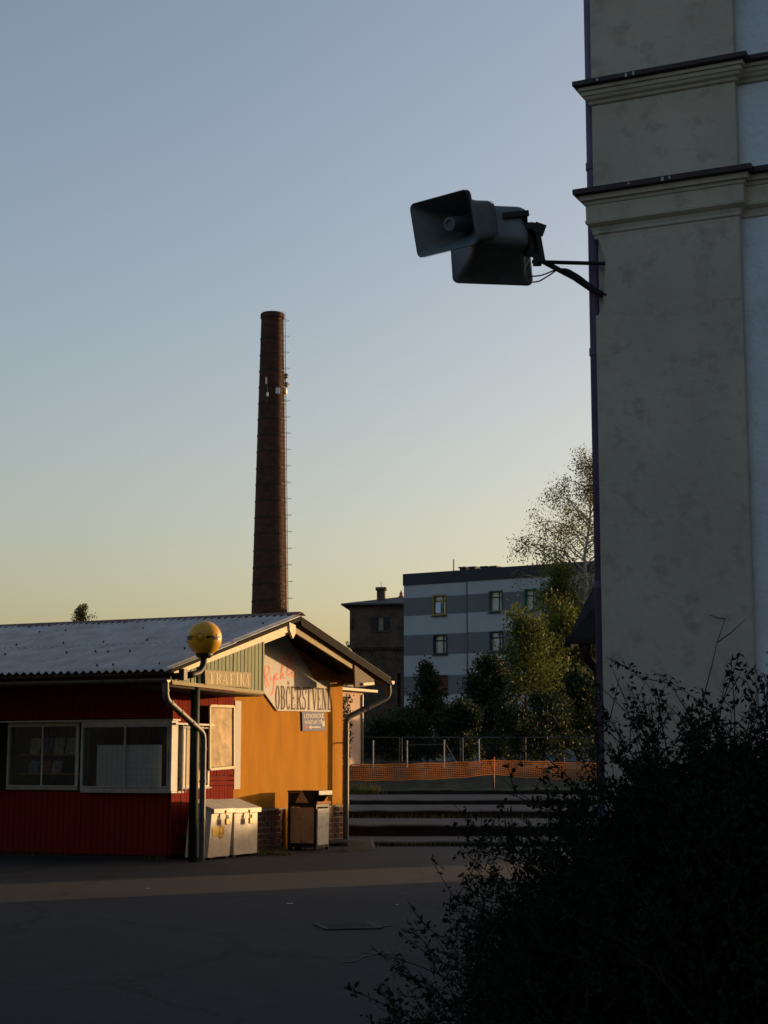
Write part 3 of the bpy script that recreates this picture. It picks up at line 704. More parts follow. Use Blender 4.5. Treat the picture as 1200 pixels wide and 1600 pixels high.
# ---- boxes and bin in front of the gable
def chest(x0, x1, y0, y1, h, lean, label, sticker=False):
    r_ = empty('metal_chest', K0, AZ); tag(r_, label, 'metal chest')
    MB().hexa([(x0 - lean, y0, .04), (x1 - lean * .8, y0, .04), (x1 - lean * .8, y1, .04), (x0 - lean, y1, .04)], [(x0, y0, h), (x1, y0, h), (x1, y1, h + .14), (x0, y1, h + .14)]).build('body', M_galv, r_)
    MB().hexa([(x0 - .03, y0 - .05, h - .01), (x1 + .03, y0 - .05, h - .01), (x1 + .03, y1, h + .135), (x0 - .03, y1, h + .135)], [(x0 - .03, y0 - .05, h + .03), (x1 + .03, y0 - .05, h + .03), (x1 + .03, y1, h + .18), (x0 - .03, y1, h + .18)]).build('lid', M_galv, r_)
    MB().hexa([(x0 - .03, y0 - .06, h - .05), (x1 + .03, y0 - .06, h - .05), (x1 + .03, y0 - .048, h - .05), (x0 - .03, y0 - .048, h - .05)], [(x0 - .03, y0 - .06, h + .03), (x1 + .03, y0 - .06, h + .03), (x1 + .03, y0 - .048, h + .03), (x0 - .03, y0 - .048, h + .03)]).build('lid_lip', M_galv, r_)
    xm_ = x0 + (x1 - x0) * .52
    hs = MB().box(xm_ - .022, xm_ + .022, y0 - .08, y0 - .062, h - .13, h + .0).build('hasp', M_brass, r_)
    lk = MB().box(xm_ - .055, xm_ + .055, y0 - .10, y0 - .065, h - .24, h - .14).build('padlock', M_brass, r_)
    MB().tube([(xm_ - .03, y0 - .085, h - .14), (xm_ - .03, y0 - .085, h - .09), (xm_ + .03, y0 - .085, h - .09), (xm_ + .03, y0 - .085, h - .14)], .01, 6).build('shackle', M_black, lk)
    for sx in (x0 + .05, x1 - .15): MB().box(sx, sx + .1, y0 + .05, y1 - .05, 0, .04).build('skid', M_black, r_)
    if sticker:
        st = MB().box(xm_ - .34, xm_ - .1, y0 - .006, y0 - .002, h - .42, h - .28).build('sticker', M_sticker, r_)
        V, Fs = ring(-.095, .095, -.115, .115, .0951, .1151, n=26); MB().add([(xm_ - .06 + x, y0 - .008, h - .36 + y) for x, y in V], Fs).build('round_sticker', M_sticker, r_)
        for r1, r2, b0, b1 in ((.08, .068, 0, 360), (.045, .034, 170, 370)):
            V, Fs = ring(-r1, r1, -r1 * 1.2, r1 * 1.2, r1 - r2, r1 - r2, b0, b1); MB().add([(xm_ - .06 + x, y0 - .010, h - .36 + y) for x, y in V], Fs).build('sticker_print', M_gp, st)
    return r_
CY0 = -.72
cA0, cA1, cB0, cB1 = [kg(px, 1275, CY0).x for px in (331, 364, 367, 405)]
hA = kg(345, 1266, CY0).z
chest(cA0, cA1, CY0, -.28, hA, .12, 'galvanised chest with yellow stickers and padlock beside the corner post', True)
chest(cB0 + .01, cB1 - .02, CY0 + .02, -.28, hA - .01, .0, 'plain galvanised chest with padlock, standing nearer the litter bin')
bp_ = kl(atz(494, 1329, 0))
lb = empty('litter_bin', K0 + Gv * bp_.x + Lv * bp_.y, AZ); tag(lb, 'square hooded litter bin with rusty and white panels beside the right downpipe', 'litter bin')
WX, WY, BH = .52, .60, .86
HT = kg(470, 1238, bp_.y + .3).z
fr = MB(); t_ = .05
for x in (0, WX - t_):
    for y in (0, WY - t_): fr.box(x, x + t_, y, y + t_, .0, BH)
for z in (.05, BH - .07):
    fr.box(t_, WX - t_, 0, t_, z, z + .07).box(t_, WX - t_, WY - t_, WY, z, z + .07).box(0, t_, t_, WY - t_, z, z + .07).box(WX - t_, WX, t_, WY - t_, z, z + .07)
fr.build('frame', M_black, lb)
MB().box(.006, .02, t_ + .004, WY - t_ - .004, .125, BH - .08).build('rusty_panel', M_rustp, lb)
MB().hexa([(t_ - .02, -.012, .09), (WX - t_ + .01, -.012, .09), (WX - t_ + .01, .01, .09), (t_ - .02, .01, .09)], [(t_ - .03, -.02, BH - .1), (WX - t_ + .03, -.016, BH - .1), (WX - t_ + .03, .01, BH - .1), (t_ - .03, .01, BH - .1)]).build('white_panel', M_whitep, lb)
MB().box(WX - .02, WX - .006, t_, WY - t_, .125, BH - .08).build('back_panel', M_rustp, lb)
MB().box(t_, WX - t_, WY - .02, WY - .006, .125, BH - .08).build('back_panel', M_rustp, lb)
MB().box(-.02, WX + .02, -.03, .0, BH - .02, BH + .03).build('rim', M_rust, lb)
MB().box(.03, WX - .03, .03, WY - .03, BH - .05, BH - .03).build('liner', M_black, lb)
MB().prism([(0, -.02, HT), (0, WY, HT), (0, WY, BH), (0, .12, BH)], (.02, 0, 0)).build('hood_side', M_black, lb)
MB().prism([(WX - .02, -.02, HT), (WX - .02, WY, HT), (WX - .02, WY, BH), (WX - .02, .12, BH)], (.02, 0, 0)).build('hood_side', M_black, lb)
MB().box(-.01, WX + .01, -.04, WY + .01, HT + .002, HT + .03).build('hood_top', M_black, lb)
MB().box(-.012, WX + .012, -.06, -.042, HT - .05, HT + .03).build('hood_rim', M_whitep, lb)
MB().prism([(-.012, .16, BH + .005), (-.012, .44, BH + .005), (-.012, .31, BH + .24)], (.008, 0, 0)).build('rust_plate', M_rustp, lb)
# kerb block and weeds by the far downpipe
kb = atz(543, 1331, 0); ke = atz(582, 1327, 0)
mb = MB().hexa([(kb.x, kb.y, 0), (ke.x, ke.y, 0), (ke.x + .05, ke.y + .5, 0), (kb.x, kb.y + .5, 0)], [(kb.x, kb.y + .03, .2), (ke.x - .04, ke.y + .03, .17), (ke.x, ke.y + .45, .18), (kb.x, kb.y + .45, .21)])
tag(mb.build('kerb_block', M_conc), 'mossy concrete block at the foot of the right downpipe', 'concrete block')
pts = []
for k in range(26):
    p = K0 + Gv * random.uniform(.2, 6.9) + Lv * random.uniform(-.5, -.1); tuft(pts, 14, p.x, p.y, 0, .08, .08, .03, .14)
for k in range(14):
    p = atz(random.uniform(395, 452), 1336, 0); tuft(pts, 14, p.x, p.y, 0, .1, .1, .03, .12)
for k in range(18):
    p = K0 + Lv * random.uniform(0, 5) - Gv * random.uniform(.02, .15); tuft(pts, 10, p.x, p.y, 0, .06, .06, .02, .1)
tag(link('weeds', np_mesh('weeds', pts, 3, M_weed)), 'small weeds along the foot of the kiosk walls', 'weeds', kind='stuff')
# goods behind the display glass
wsn = MB().box(-.1, -.09, kf(252, 1200, -.1).y, kf(151, 1200, -.1).y, zB0 + .02, kf(200, 1164, -.1).z).build('white_panel_sheet', M_whitesheet, None, loc=K0, rot=(0, 0, AZ))
tag(wsn, 'blank white sheet standing behind the right display window', 'sheet')
cols = [((.45, .42, .25), 'pale yellow'), ((.1, .16, .35), 'dark blue'), ((.4, .38, .3), 'cream'), ((.35, .4, .42), 'light grey'), ((.16, .28, .4), 'mid blue'), ((.42, .15, .08), 'rusty red'), ((.3, .32, .36), 'slate grey')]
shz = kf(70, 1178, .35).z
sh = MB().box(.3, .6, yA0 + .05, yA1 - .05, shz - .03, shz).box(.3, .6, yA0 + .05, yA1 - .05, kf(70, 1208, .35).z - .03, kf(70, 1208, .35).z)
sh.box(.3, .6, yA0 + .02, yA0 + .05, zs, zt).build('display_shelf', mat('yellow_shelf', (.35, .22, .05), .7), kio)
for k, (c, nm) in enumerate(cols):
    if k < 4:
        y = yA1 - .38 - k * .26; z0 = shz; hh = .28; pos = 'upper'
    else:
        y = yA1 - .36 - (k - 4) * .25; z0 = kf(70, 1208, .35).z; hh = .22; pos = 'lower'
    m_ = MB().hexa([(.40, y, z0), (.40, y + .21, z0), (.42, y + .21, z0), (.42, y, z0)], [(.46, y, z0 + hh), (.46, y + .21, z0 + hh), (.48, y + .21, z0 + hh), (.48, y, z0 + hh)])
    o = m_.build('magazine', mat('cover_' + nm.replace(' ', '_'), c, .5, var=.5, scale=9), None, loc=K0, rot=(0, 0, AZ))
    tag(o, f'{nm} magazine on the {pos} shelf behind the barred display window', 'magazine', 'magazines behind the display window')

# ------------------------------------------------------------------ station building at the right
S0 = at(937, 800, 13.0); S0.z = 0
st = empty('station_building', S0, AZ); tag(st, 'tall plastered station corner with pilaster, two cornices and loudspeaker bracket', 'building')
def sl(w): d = w - S0; return Vector((d.dot(Gv), d.dot(Lv), d.z))
def sf(px, py, x0=0.0): return sl(on_plane(px, py, S0 + Gv * x0, Gv))
zc1 = sf(940, 297).z; zc0 = sf(940, 128).z
PWd = -sf(1150, 200).y
DEP, HGT = 17.0, 11.5
zn0, zn1 = sf(940, 492).z, sf(940, 372).z
mb = MB()
def pil(z0, z1, yc):
    n = 1; mb.box(0, .09, -PWd, yc, z0, z1)
pil(0, zn0, 0); pil(zn1, HGT, 0)
mb.build('pilaster', M_plaster, st)
nv = 9; V = []; 
pn = [(0, -PWd, zn0 + .001), (0, -.02, zn0 + .001), (0, -.062, zn0 + .06), (0, -.07, zn0 + .2), (0, -.085, zn0 + .33), (0, -.09, zn0 + .45), (0, -.05, zn1 - .06), (0, -.03, zn1 - .001), (0, -PWd, zn1 - .001)]
MB().prism(pn, (.088, 0, 0)).build('broken_corner', M_plaster, st)
MB().box(.092, .6, -32, -.2, 0, HGT).build('wall', M_plblue, st)
MB().box(.092, .6, -.198, -.002, 0, HGT).build('corner_mass', M_plaster, st)
MB().box(.6, DEP, -32, 0, 0, HGT).build('rear_mass', M_plaster, st)
def sweep(prof, name, M):
    V = []; Fs = []
    for o_, z in prof:
        V += [(DEP, o_, z), (-o_, o_, z), (-o_, -PWd - o_, z), (.09 - o_, -PWd - o_, z), (.09 - o_, -32, z)]
    n = len(prof)
    for i in range(n):
        for j in range(4):
            a = i * 5 + j; b = ((i + 1) % n) * 5 + j; Fs.append((a, a + 1, b + 1, b))
    mb = MB().add(V, Fs); return mb.build(name, M, st)
def corn(zt_, prof, capo, capt):
    sweep([(-.03, zt_ - prof[-1][1])] + [(o_, zt_ - dz) for o_, dz in reversed(prof)] + [(-.03, zt_ - .03)], 'cornice', M_plaster)
    sweep([(-.03, zt_ - .025), (capo - .03, zt_ - capt - .012), (capo, zt_ - capt), (capo, zt_ - .008), (-.03, zt_ + .03)], 'flashing', M_cap)
corn(zc1, [(.1, .04), (.1, .062), (.092, .075), (.088, .1), (.068, .105), (.062, .13), (.052, .137), (.05, .255), (.058, .262), (.055, .285), (.04, .3), (.022, .315), (.012, .345), (.012, .365), (.003, .375)], .135, .05)
corn(zc0, [(.088, .04), (.085, .085), (.07, .09), (.066, .12), (.055, .128), (.045, .15), (.025, .165), (.018, .185), (.003, .195)], .125, .045)
dp = MB().tube([(.165, .055, .0), (.165, .055, HGT)], .05, 14).build('downpipe', M_purple, st, smooth=True)
for z in (1.2, 3.0, 4.9, sf(921, 250).z): MB().tube([(.165, .055, z - .03), (.165, .055, z + .03)], .058, 14).build('pipe_clip', M_purple, dp)
# bird droppings on the flashings
for px, py, zt_, oo in ((978, 114, zc0, .126), (990, 111, zc0, .126), (933, 125, zc0, .126), (1035, 278, zc1, .137), (983, 288, zc1, .137), (1046, 276, zc1, .137)):
    p = sf(px, py, -oo); MB().box(-oo - .003, -oo - .0005, p.y - random.uniform(.004, .012), p.y + random.uniform(.003, .012), zt_ - random.uniform(.035, .05), zt_ - random.uniform(.012, .02)).build('dropping', M_signw, st)
# hipped roof of the station, out of frame above, and the low canopy at its far end
MB().prism([(-.5, .5, HGT + .05), (DEP + .5, .5, HGT + .05), (DEP / 2, -5, HGT + 5)], (0, -.01, 0)).build('roof', M_slate, st)
# canopy
CYd = 17.6
cpy = empty('canopy', at(937, 1000, CYd), AZ)
CP = at(937, 1000, CYd)
def cw(px, py, Y=CYd): return cl_(at(px, py, Y))
def cl_(w): d = w - CP; return Vector((d.dot(Gv), d.dot(Lv), d.z))
tag(cpy, 'dark steep hipped canopy roof jutting from behind the station corner', 'canopy')
e0, e1, tp = at(886, 1000, CYd), at(990, 1000, CYd), at(960, 845, CYd + .8)
e2, e3 = at(905, 996, CYd + 2.0), at(1000, 996, CYd + 2.2)
tp1, tp2 = at(940, 888, CYd + .9), at(1000, 860, CYd + .9)
MB().add([cl_(p) for p in (e0, e1, tp2, tp1, e2, e3)], [(0, 1, 2, 3), (0, 3, 4), (4, 3, 2, 5)]).build('roof', M_slate, cpy)
up = Vector((0, 0, .04))
mb = MB().bar(cl_(at(882, 1001, CYd - .04)), cl_(at(1000, 1001, CYd - .04)), .09, .07).bar(cl_(e0) - up, cl_(e2) - up, .08, .08)
mb.build('gutter', M_cap, cpy)
MB().tube([cl_(at(914, 1003, CYd)), cl_(at(915, 1018, CYd)), cl_(at(918, 1030, CYd)), cl_(at(932, 1046, CYd + .1)), cl_(at(936, 1060, CYd + .1)), cl_(at(936, 1060, CYd + .1)) - Vector((0, 0, 2.3))], [.075, .06, .05, .045, .045, .045], 10).build('outlet_pipe', M_cap, cpy, smooth=True)

# ------------------------------------------------------------------ loudspeakers
def frame_from(axis, roll=0):
    z = Vector(axis).normalized(); x = Vector((0, 0, 1)).cross(z).normalized(); y = z.cross(x)
    m = Matrix((x, y, z)).transposed()
    return (m @ Matrix.Rotation(roll, 3, 'Z')).to_4x4()
def rrect(w, h_, r_, n=5):
    p = []
    for cx_, cy_, a0 in ((w / 2 - r_, h_ / 2 - r_, 0), (-w / 2 + r_, h_ / 2 - r_, 90), (-w / 2 + r_, -h_ / 2 + r_, 180), (w / 2 - r_, -h_ / 2 + r_, 270)):
        for k in range(n + 1): a = R(a0 + 90 * k / n); p.append((cx_ + r_ * math.cos(a), cy_ + r_ * math.sin(a)))
    return p
def loft(secs, close=True):
    mb = MB(); V = []; Fs = []; N = None
    for z, w, h_, r_ in secs:
        p = rrect(w, h_, r_); N = len(p); V += [(x, y, z) for x, y in p]
    for i in range(len(secs) - 1):
        for j in range(N): a = i * N + j; b = i * N + (j + 1) % N; Fs.append((a, a + N, b + N, b))
    if close: Fs.append(tuple((len(secs) - 1) * N + j for j in reversed(range(N))))
    return mb.add(V, Fs)
def horn(center, axis, roll, label, W=.60, Hh=.44, driver=True):
    o = bpy.data.objects.new('horn_loudspeaker', None); col.objects.link(o); o.empty_display_size = .2
    o.matrix_world = Matrix.Translation(center) @ frame_from(axis, roll); tag(o, label, 'loudspeaker', 'horn loudspeakers on the bracket')
    a, b = W, Hh
    auto_smooth(loft([(0, a, b, .05), (-.012, a * 1.0, b * 1.0, .05), (-.018, a * .98, b * .98, .05), (-.03, a * .93, b * .94, .05), (-.08, a * .83, b * .86, .055), (-.16, a * .74, b * .78, .06), (-.26, a * .69, b * .74, .06), (-.36, a * .665, b * .73, .06), (-.46, a * .655, b * .725, .06), (-.50, a * .63, b * .69, .07), (-.53, a * .54, b * .58, .08), (-.545, a * .4, b * .42, .07)]).build('body', M_horn, o), 40)
    auto_smooth(loft([(.0, a * .992, b * .99, .05), (-.012, a * .955, b * .95, .05), (-.06, a * .84, b * .85, .05), (-.14, a * .68, b * .7, .05), (-.24, a * .5, b * .52, .045), (-.34, a * .34, b * .36, .04)]).build('horn_inside', M_hornin, o), 40)
    lip = loft([(.001, a * 1.012, b * 1.016, .052), (-.02, a * 1.012, b * 1.016, .052)], False); lip.build('rim', M_horn, o)
    for k in range(4):
        z = -.34 - .04 * k; loft([(z, a * .675, b * .74, .06), (z - .012, a * .675, b * .74, .06)], False).build('rib', M_horn, o)
    auto_smooth(MB().lathe([(.075, -.34), (.062, -.2), (.055, -.10), (.056, -.085), (.035, -.083), (.03, -.10), (.002, -.105)], 24).build('reflector', M_hornin, o), 40)
    if driver: auto_smooth(MB().lathe([(.002, -.70), (.07, -.69), (.085, -.66), (.085, -.56), (.10, -.548), (.10, -.53)], 20).build('driver', M_black, o), 40)
    return o
h1c = at(692, 350, 12.9)
hA_ = horn(h1c, (-.62, -.74, -.25), 0, 'horn loudspeaker showing its open mouth, aimed left toward the forecourt', driver=False)
h2c = at(767, 404, 13.7)
hB_ = horn(h2c, (-.12, .94, -.3), 0, 'lower horn loudspeaker seen from behind, aimed away under the other horn', .68, .52, driver=False)
BY = 13.25
br = empty('speaker_bracket', at(945, 412, 13.0), 0); tag(br, 'black angled wall bracket holding the two horn loudspeakers', 'bracket')
B0 = at(945, 412, 13.0)
def bw_(px, py, Y): return at(px, py, Y) - B0
MB().tube([bw_(948, 412, 12.98), bw_(832, 409, BY)], .017, 8).build('arm', M_black, br)
MB().tube([bw_(949, 464, 12.98), bw_(925, 453, 13.05), bw_(897, 434, 13.12), bw_(838, 403, BY)], .022, 8).build('brace', M_black, br)
MB().bar(bw_(848, 408, BY), bw_(838, 352, BY), .05, .04).build('upright', M_black, br)
MB().bar(bw_(833, 409, BY), bw_(846, 409, BY), .06, .06).build('foot', M_black, br)
MB().bar(bw_(834, 355, BY), bw_(851, 361, BY), .06, .085).build('head_block', M_black, br)
MB().bar(bw_(824, 395, BY + .05), bw_(843, 402, BY), .05, .04).build('strut', M_black, br)
MB().bar(bw_(786, 337, BY - .08), bw_(826, 333, BY - .05), .03, .045).build('yoke', M_black, br)
MB().bar(bw_(820, 330, BY - .05), bw_(820, 352, BY), .045, .04).build('yoke', M_black, br)
MB().bar(bw_(808, 353, BY - .02), bw_(840, 355, BY), .05, .05).build('yoke', M_black, br)
MB().tube([bw_(823, 352, BY + .1), bw_(832, 396, BY + .1)], .075, 14).build('drum', M_black, br, smooth=False)
def cable(pts, r_, name, label):
    o = MB().tube(rounded(pts, .06, 4), r_, 6).build(name, M_cable, None); tag(o, label, 'cable'); return o
cable([at(826, 432, BY), at(845, 431, BY), at(862, 424, BY - .05), at(872, 420, BY - .05)], .006, 'cable', 'upper thin black cable looping from the lower horn to the brace')
cable([at(829, 441, BY), at(842, 440, BY), at(860, 429, BY - .05), at(872, 420, BY - .05)], .006, 'cable', 'lower thin black cable sagging from the lower horn to the brace')
cable([at(828, 405, BY - .15), at(820, 418, BY - .15), at(820, 430, BY - .15), at(826, 441, BY)], .005, 'cable', 'pale curved wire at the back of the lower horn').data.materials[0] = mat('pale_wire', (.35, .3, .18), .6)
cable([at(779, 377, BY - .2), at(782, 388, BY - .2), at(787, 395, BY - .15)], .006, 'cable', 'short black wire hanging beneath the upper horn')
cable([at(872, 422, 13.15), at(886, 422, 13.12), at(905, 433, 13.08), at(925, 449, 13.02), at(948, 462, 12.97)], .016, 'cable', 'thick black cable lying along the bracket brace')

# ------------------------------------------------------------------ factory chimney
CD = 140.0
cb = at(418.5, 1192, CD)
chm = empty('factory_chimney', (cb.x, cb.y, BANK)); tag(chm, 'tall tapering brick factory chimney with steel bands behind the kiosk roof', 'chimney')
zt_ = at(419.5, 490, CD).z - BANK; zmid = at(420, 960, CD).z - BANK
r1 = 17.8 / F * CD; r0 = 28.2 / F * CD
def rad(z): return r1 + (r0 - r1) * (zt_ - z) / (zt_ - zmid)
prof = [(rad(z), z) for z in np.linspace(0, zt_ - .5, 30)] + [(r1 + .08, zt_ - .45), (r1 + .08, zt_ - .1), (r1 - .02, zt_)]
auto_smooth(MB().lathe(prof, 40).build('shaft', M_chim, chm), 30)
nb = 26
for k in range(nb):
    z = zt_ - .9 - k * 1.42 if k else zt_ - .35
    if z > 1: MB().lathe([(rad(z) + .015, z - .05), (rad(z) + .035, z - .05), (rad(z) + .035, z + .05), (rad(z) + .015, z + .05)], 32).build('band', M_band, chm)
ld = MB(); A = R(-24); n = int(zt_ / .35)
dirl = Vector((math.cos(A), math.sin(A), 0)); tl = Vector((-math.sin(A), math.cos(A), 0))
for k in range(n):
    z = k * .35; p = dirl * (rad(z) + .16); ld.bar(p + tl * .2 + Vector((0, 0, z)), p - tl * .2 + Vector((0, 0, z)), .03, .03)
for s in (-.2, .2): ld.tube([dirl * (rad(z) + .16) + tl * s + Vector((0, 0, z)) for z in np.linspace(0, zt_, 14)], .025, 5)
ld.build('ladder', M_band, chm)
ho = MB(); A2 = R(2); d2_ = Vector((math.cos(A2), math.sin(A2), 0)); t2_ = Vector((-math.sin(A2), math.cos(A2), 0))
for k in range(24):
    z = zt_ - .6 - k * 1.42
    if z > 1:
        p = d2_ * rad(z) + Vector((0, 0, z)); e = d2_ * .46
        ho.tube([p + t2_ * .3, p + e + t2_ * .12, p + e - t2_ * .12, p - t2_ * .3], .014, 5)
ho.build('climbing_hoops', M_band, chm)
def onch(px, py, dy=-1.3): return at(px, py, CD + dy)
def panel_ant(px, py0, py1, w, label, M=M_ant, dy=-1.55, rz=0):
    p = onch(px, (py0 + py1) / 2, dy); hh = abs(onch(px, py0, dy).z - onch(px, py1, dy).z)
    o = empty('panel_antenna', p, rz); tag(o, label, 'antenna', 'antennas on the chimney')
    MB().box(-w / 2, w / 2, -.07, .07, -hh / 2, hh / 2).build('radome', M, o)
    MB().tube([(0, .12, -hh / 2 - .1), (0, .12, hh / 2 + .1)], .04, 6).build('pole', M_antg, o)
    for z in (-hh * .3, hh * .3): MB().box(-.03, .03, .07, .35, z - .03, z + .03).build('clamp', M_antg, o)
panel_ant(415.8, 590, 600, .11, 'upper slim white panel antenna on the shaded chimney face')
panel_ant(418, 613, 619, .14, 'small sunlit panel antenna low on the shaded chimney face', rz=R(40))
panel_ant(434, 606, 615, .36, 'square white antenna box on the lit chimney edge', dy=-1.3)
o = empty('antenna_mast', onch(417.5, 610, -1.4)); tag(o, 'thin mounting pole below the slim white panel antenna', 'antenna mast')
zz1 = onch(417.5, 591, -1.4).z - o.location.z; zz0 = onch(417.5, 628, -1.4).z - o.location.z
MB().tube([(0, 0, zz0), (0, 0, zz1)], .035, 6).build('pole', M_antg, o); MB().bar((0, 0, zz0 * .45), (.28, .1, zz0 * .6), .04, .04).build('stay', M_antg, o); MB().bar((0, 0, .1), (.2, 1.0, .1), .04, .04).build('wall_arm', M_antg, o)
def dish(px, py, r_, ax, label, M):
    p = onch(px, py, 0); o = bpy.data.objects.new('dish_antenna', None); col.objects.link(o); o.empty_display_size = .2
    o.matrix_world = Matrix.Translation(p) @ frame_from(ax); tag(o, label, 'antenna', 'antennas on the chimney')
    MB().lathe([(r_, .06), (r_, .02), (r_ * .8, -.06), (r_ * .4, -.12), (.02, -.14)], 16).build('reflector', M, o, smooth=True)
    MB().lathe([(.06, -.32), (.06, -.12)], 8).build('radio_unit', M_antg, o)
    inv = o.matrix_world.inverted(); q_ = Vector((cb.x + rad(p.z - BANK) * .98, cb.y, p.z - .1))
    MB().tube([(0, 0, -.3), inv @ q_], .035, 6).build('arm', M_antg, o)
dish(447, 587.5, .24, (.55, -.85, .1), 'topmost dark dish antenna beside the chimney', M_antg)
dish(444, 593, .2, (.6, -.8, .1), 'middle dark dish antenna just below the topmost dish', M_antg)
dish(447, 601, .24, (.55, -.85, -.1), 'dark dish antenna directly above the bright dish', M_antg)
dish(446, 611.5, .3, (.93, -.35, .05), 'bright sunlit dish antenna, lowest beside the chimney', M_ant)

# ------------------------------------------------------------------ brick tower and striped apartment block
def facade_frame(px, D, tan_az):
    """origin on the ground at pixel column px; u runs right along the facade."""
    p = at(px, 1192, D); p.z = BANK; u = Vector((1, -tan_az, 0)).normalized(); w = Vector((-u.y, u.x, 0)); return p, u, w
TD = 138.0
tp_, tu, tw = facade_frame(553, TD, .12)
tr = empty('brick_tower', tp_, math.atan2(tu.y, tu.x)); tag(tr, 'dark square brick water tower with low pyramid roof beside striped block', 'tower')
def tl_(px, py, w0=0.0):
    p = on_plane(px, py, tp_ + tw * w0, tw); d = p - tp_; return d.dot(tu), d.z
TW = tl_(686, 1000)[0]; zE = tl_(590, 944)[1]; zS = tl_(590, 1012)[1]; zA = tl_(619, 926)[1]
def wall_holes(name, M, parent, x0, x1, z0, z1, holes, th=.5, y=0.0):
    xs = sorted({x0, x1, *[h_[0] for h_ in holes], *[h_[1] for h_ in holes]}); zs_ = sorted({z0, z1, *[h_[2] for h_ in holes], *[h_[3] for h_ in holes]})
    mb = MB()
    for a, b in zip(xs, xs[1:]):
        for c, d in zip(zs_, zs_[1:]):
            cx_, cz_ = (a + b) / 2, (c + d) / 2
            if not any(h_[0] < cx_ < h_[1] and h_[2] < cz_ < h_[3] for h_ in holes): MB().box(a, b, y, y + th, c, d).build(name, M, parent)
hx = [tl_(x, 990)[0] for x in (580, 590, 591, 599, 600, 609)]; hz0, hz1 = tl_(595, 985)[1], tl_(595, 964)[1]
wall_holes('upper_wall', M_tbrick, tr, -.35, TW + .35, zS, zE, [(hx[2], hx[3], hz0, hz1)], .6, -.25)
MB().box(-.35, TW + .35, .4, TW + .35, zS, zE).build('upper_core', M_tbrick, tr)
lx0, lx1 = tl_(621, 1050)[0], tl_(626, 1050)[0]
wall_holes('lower_wall', M_tbrick, tr, 0, TW, 0, zS - .3, [(lx0, lx1, tl_(620, 1105)[1], tl_(620, 1052)[1])], .6, 0)
MB().box(0.01, TW - .01, .62, TW, 0, zS - .3).build('lower_core', M_tbrick, tr)
MB().prism([(-.35, -.25, zS), (TW + .35, -.25, zS), (TW, 0, zS - .3), (0, 0, zS - .3)], (0, .3, 0)).box(-.45, TW + .45, -.35, .1, zS - .002, zS + .25).build('string_course', M_tbrick, tr)
for k in range(26): MB().box(-.3 + k * .29, -.16 + k * .29, -.3, .0, zS - .16, zS - .01).build('corbel', M_tbrick, tr)
for sx, sy in ((1, 0),): 
    MB().prism([(-.3, 0, zS), (-.3, TW, zS), (0, TW, zS - .5), (0, 0, zS - .5)], (-.03, 0, 0)).build('side_corbel', M_tbrick, tr)
V = [(-1.0, -.9, zE), (TW + 1, -.9, zE), (TW + 1, TW + .9, zE), (-1.0, TW + .9, zE), (TW / 2, TW / 2, zA)]
V2 = [(x, y, z - .12) for x, y, z in V[:4]]
MB().add(V + V2, [(0, 1, 4), (1, 2, 4), (2, 3, 4), (3, 0, 4), (0, 5, 6, 1), (1, 6, 7, 2), (2, 7, 8, 3), (3, 8, 5, 0), (8, 7, 6, 5)]).build('roof', M_troof, tr)
cx_ = tl_(595.5, 925, 1.6)[0]; cz0 = tl_(595, 934, 1.6)[1]; cz1 = tl_(595, 918, 1.6)[1]
MB().box(cx_ - .33, cx_ + .33, 1.3, 1.95, cz0 - .8, cz1 - .25).box(cx_ - .43, cx_ + .43, 1.2, 2.05, cz1 - .25, cz1).build('stack', M_tbrick, tr)
MB().tube([(cx_, 1.6, cz1), (cx_, 1.6, cz1 + .55)], .02, 5).build('lightning_rod', M_band, tr)
MB().lathe([(.22, 0), (.22, .15), (.12, .25), (.16, .4), (.06, .5), (.05, .65)], 10, (TW / 2, TW / 2, zA - .1)).build('finial', M_rust, tr)
wf = MB().box(hx[2], hx[2] + .07, .1, .16, hz0, hz1).box(hx[3] - .07, hx[3], .1, .16, hz0, hz1).box((hx[2] + hx[3]) / 2 - .03, (hx[2] + hx[3]) / 2 + .03, .1, .16, hz0, hz1).box(hx[2], hx[3], .102, .158, hz0 + (hz1 - hz0) * .6, hz0 + (hz1 - hz0) * .6 + .06).build('window', M_wframe, tr)
MB().box(hx[2], hx[3], .17, .18, hz0, hz1).build('pane', mat('dull_pane', (.05, .055, .06), .12, spec=.8), wf)
for a, b in ((hx[0], hx[1]), (hx[4], hx[5])): MB().box(a, b, -.31, -.26, hz0, hz1).build('shutter', M_dark, tr)
MB().box(hx[0] - .1, hx[5] + .1, -.36, -.251, hz0 - .14, hz0 - .02).build('sill', M_tbrick, tr)
MB().box(lx0, lx1, .3, .32, tl_(620, 1105)[1], tl_(620, 1052)[1]).build('blind_window', M_dark, tr)
acx, acz = tl_(600, 1060)[0], tl_(600, 1040)[1]
mb = MB()
for k in range(15):
    a0, a1 = R(15 + 10 * k), R(15 + 10 * k + 9.0); r_a, r_b = 1.35, 1.65
    mb.prism([(acx + r_a * math.cos(a0), -.06, acz - .7 + r_a * math.sin(a0)), (acx + r_a * math.cos(a1), -.06, acz - .7 + r_a * math.sin(a1)), (acx + r_b * math.cos(a1), -.06, acz - .7 + r_b * math.sin(a1)), (acx + r_b * math.cos(a0), -.06, acz - .7 + r_b * math.sin(a0))], (0, .2, 0))
mb.build('arch', M_tbrick, tr)
MB().box(tl_(557, 1000)[0] - .35, tl_(559, 1000)[0] - .35, -.29, -.255, tl_(557, 985)[1], tl_(557, 965)[1]).build('slot', M_dark, tr)

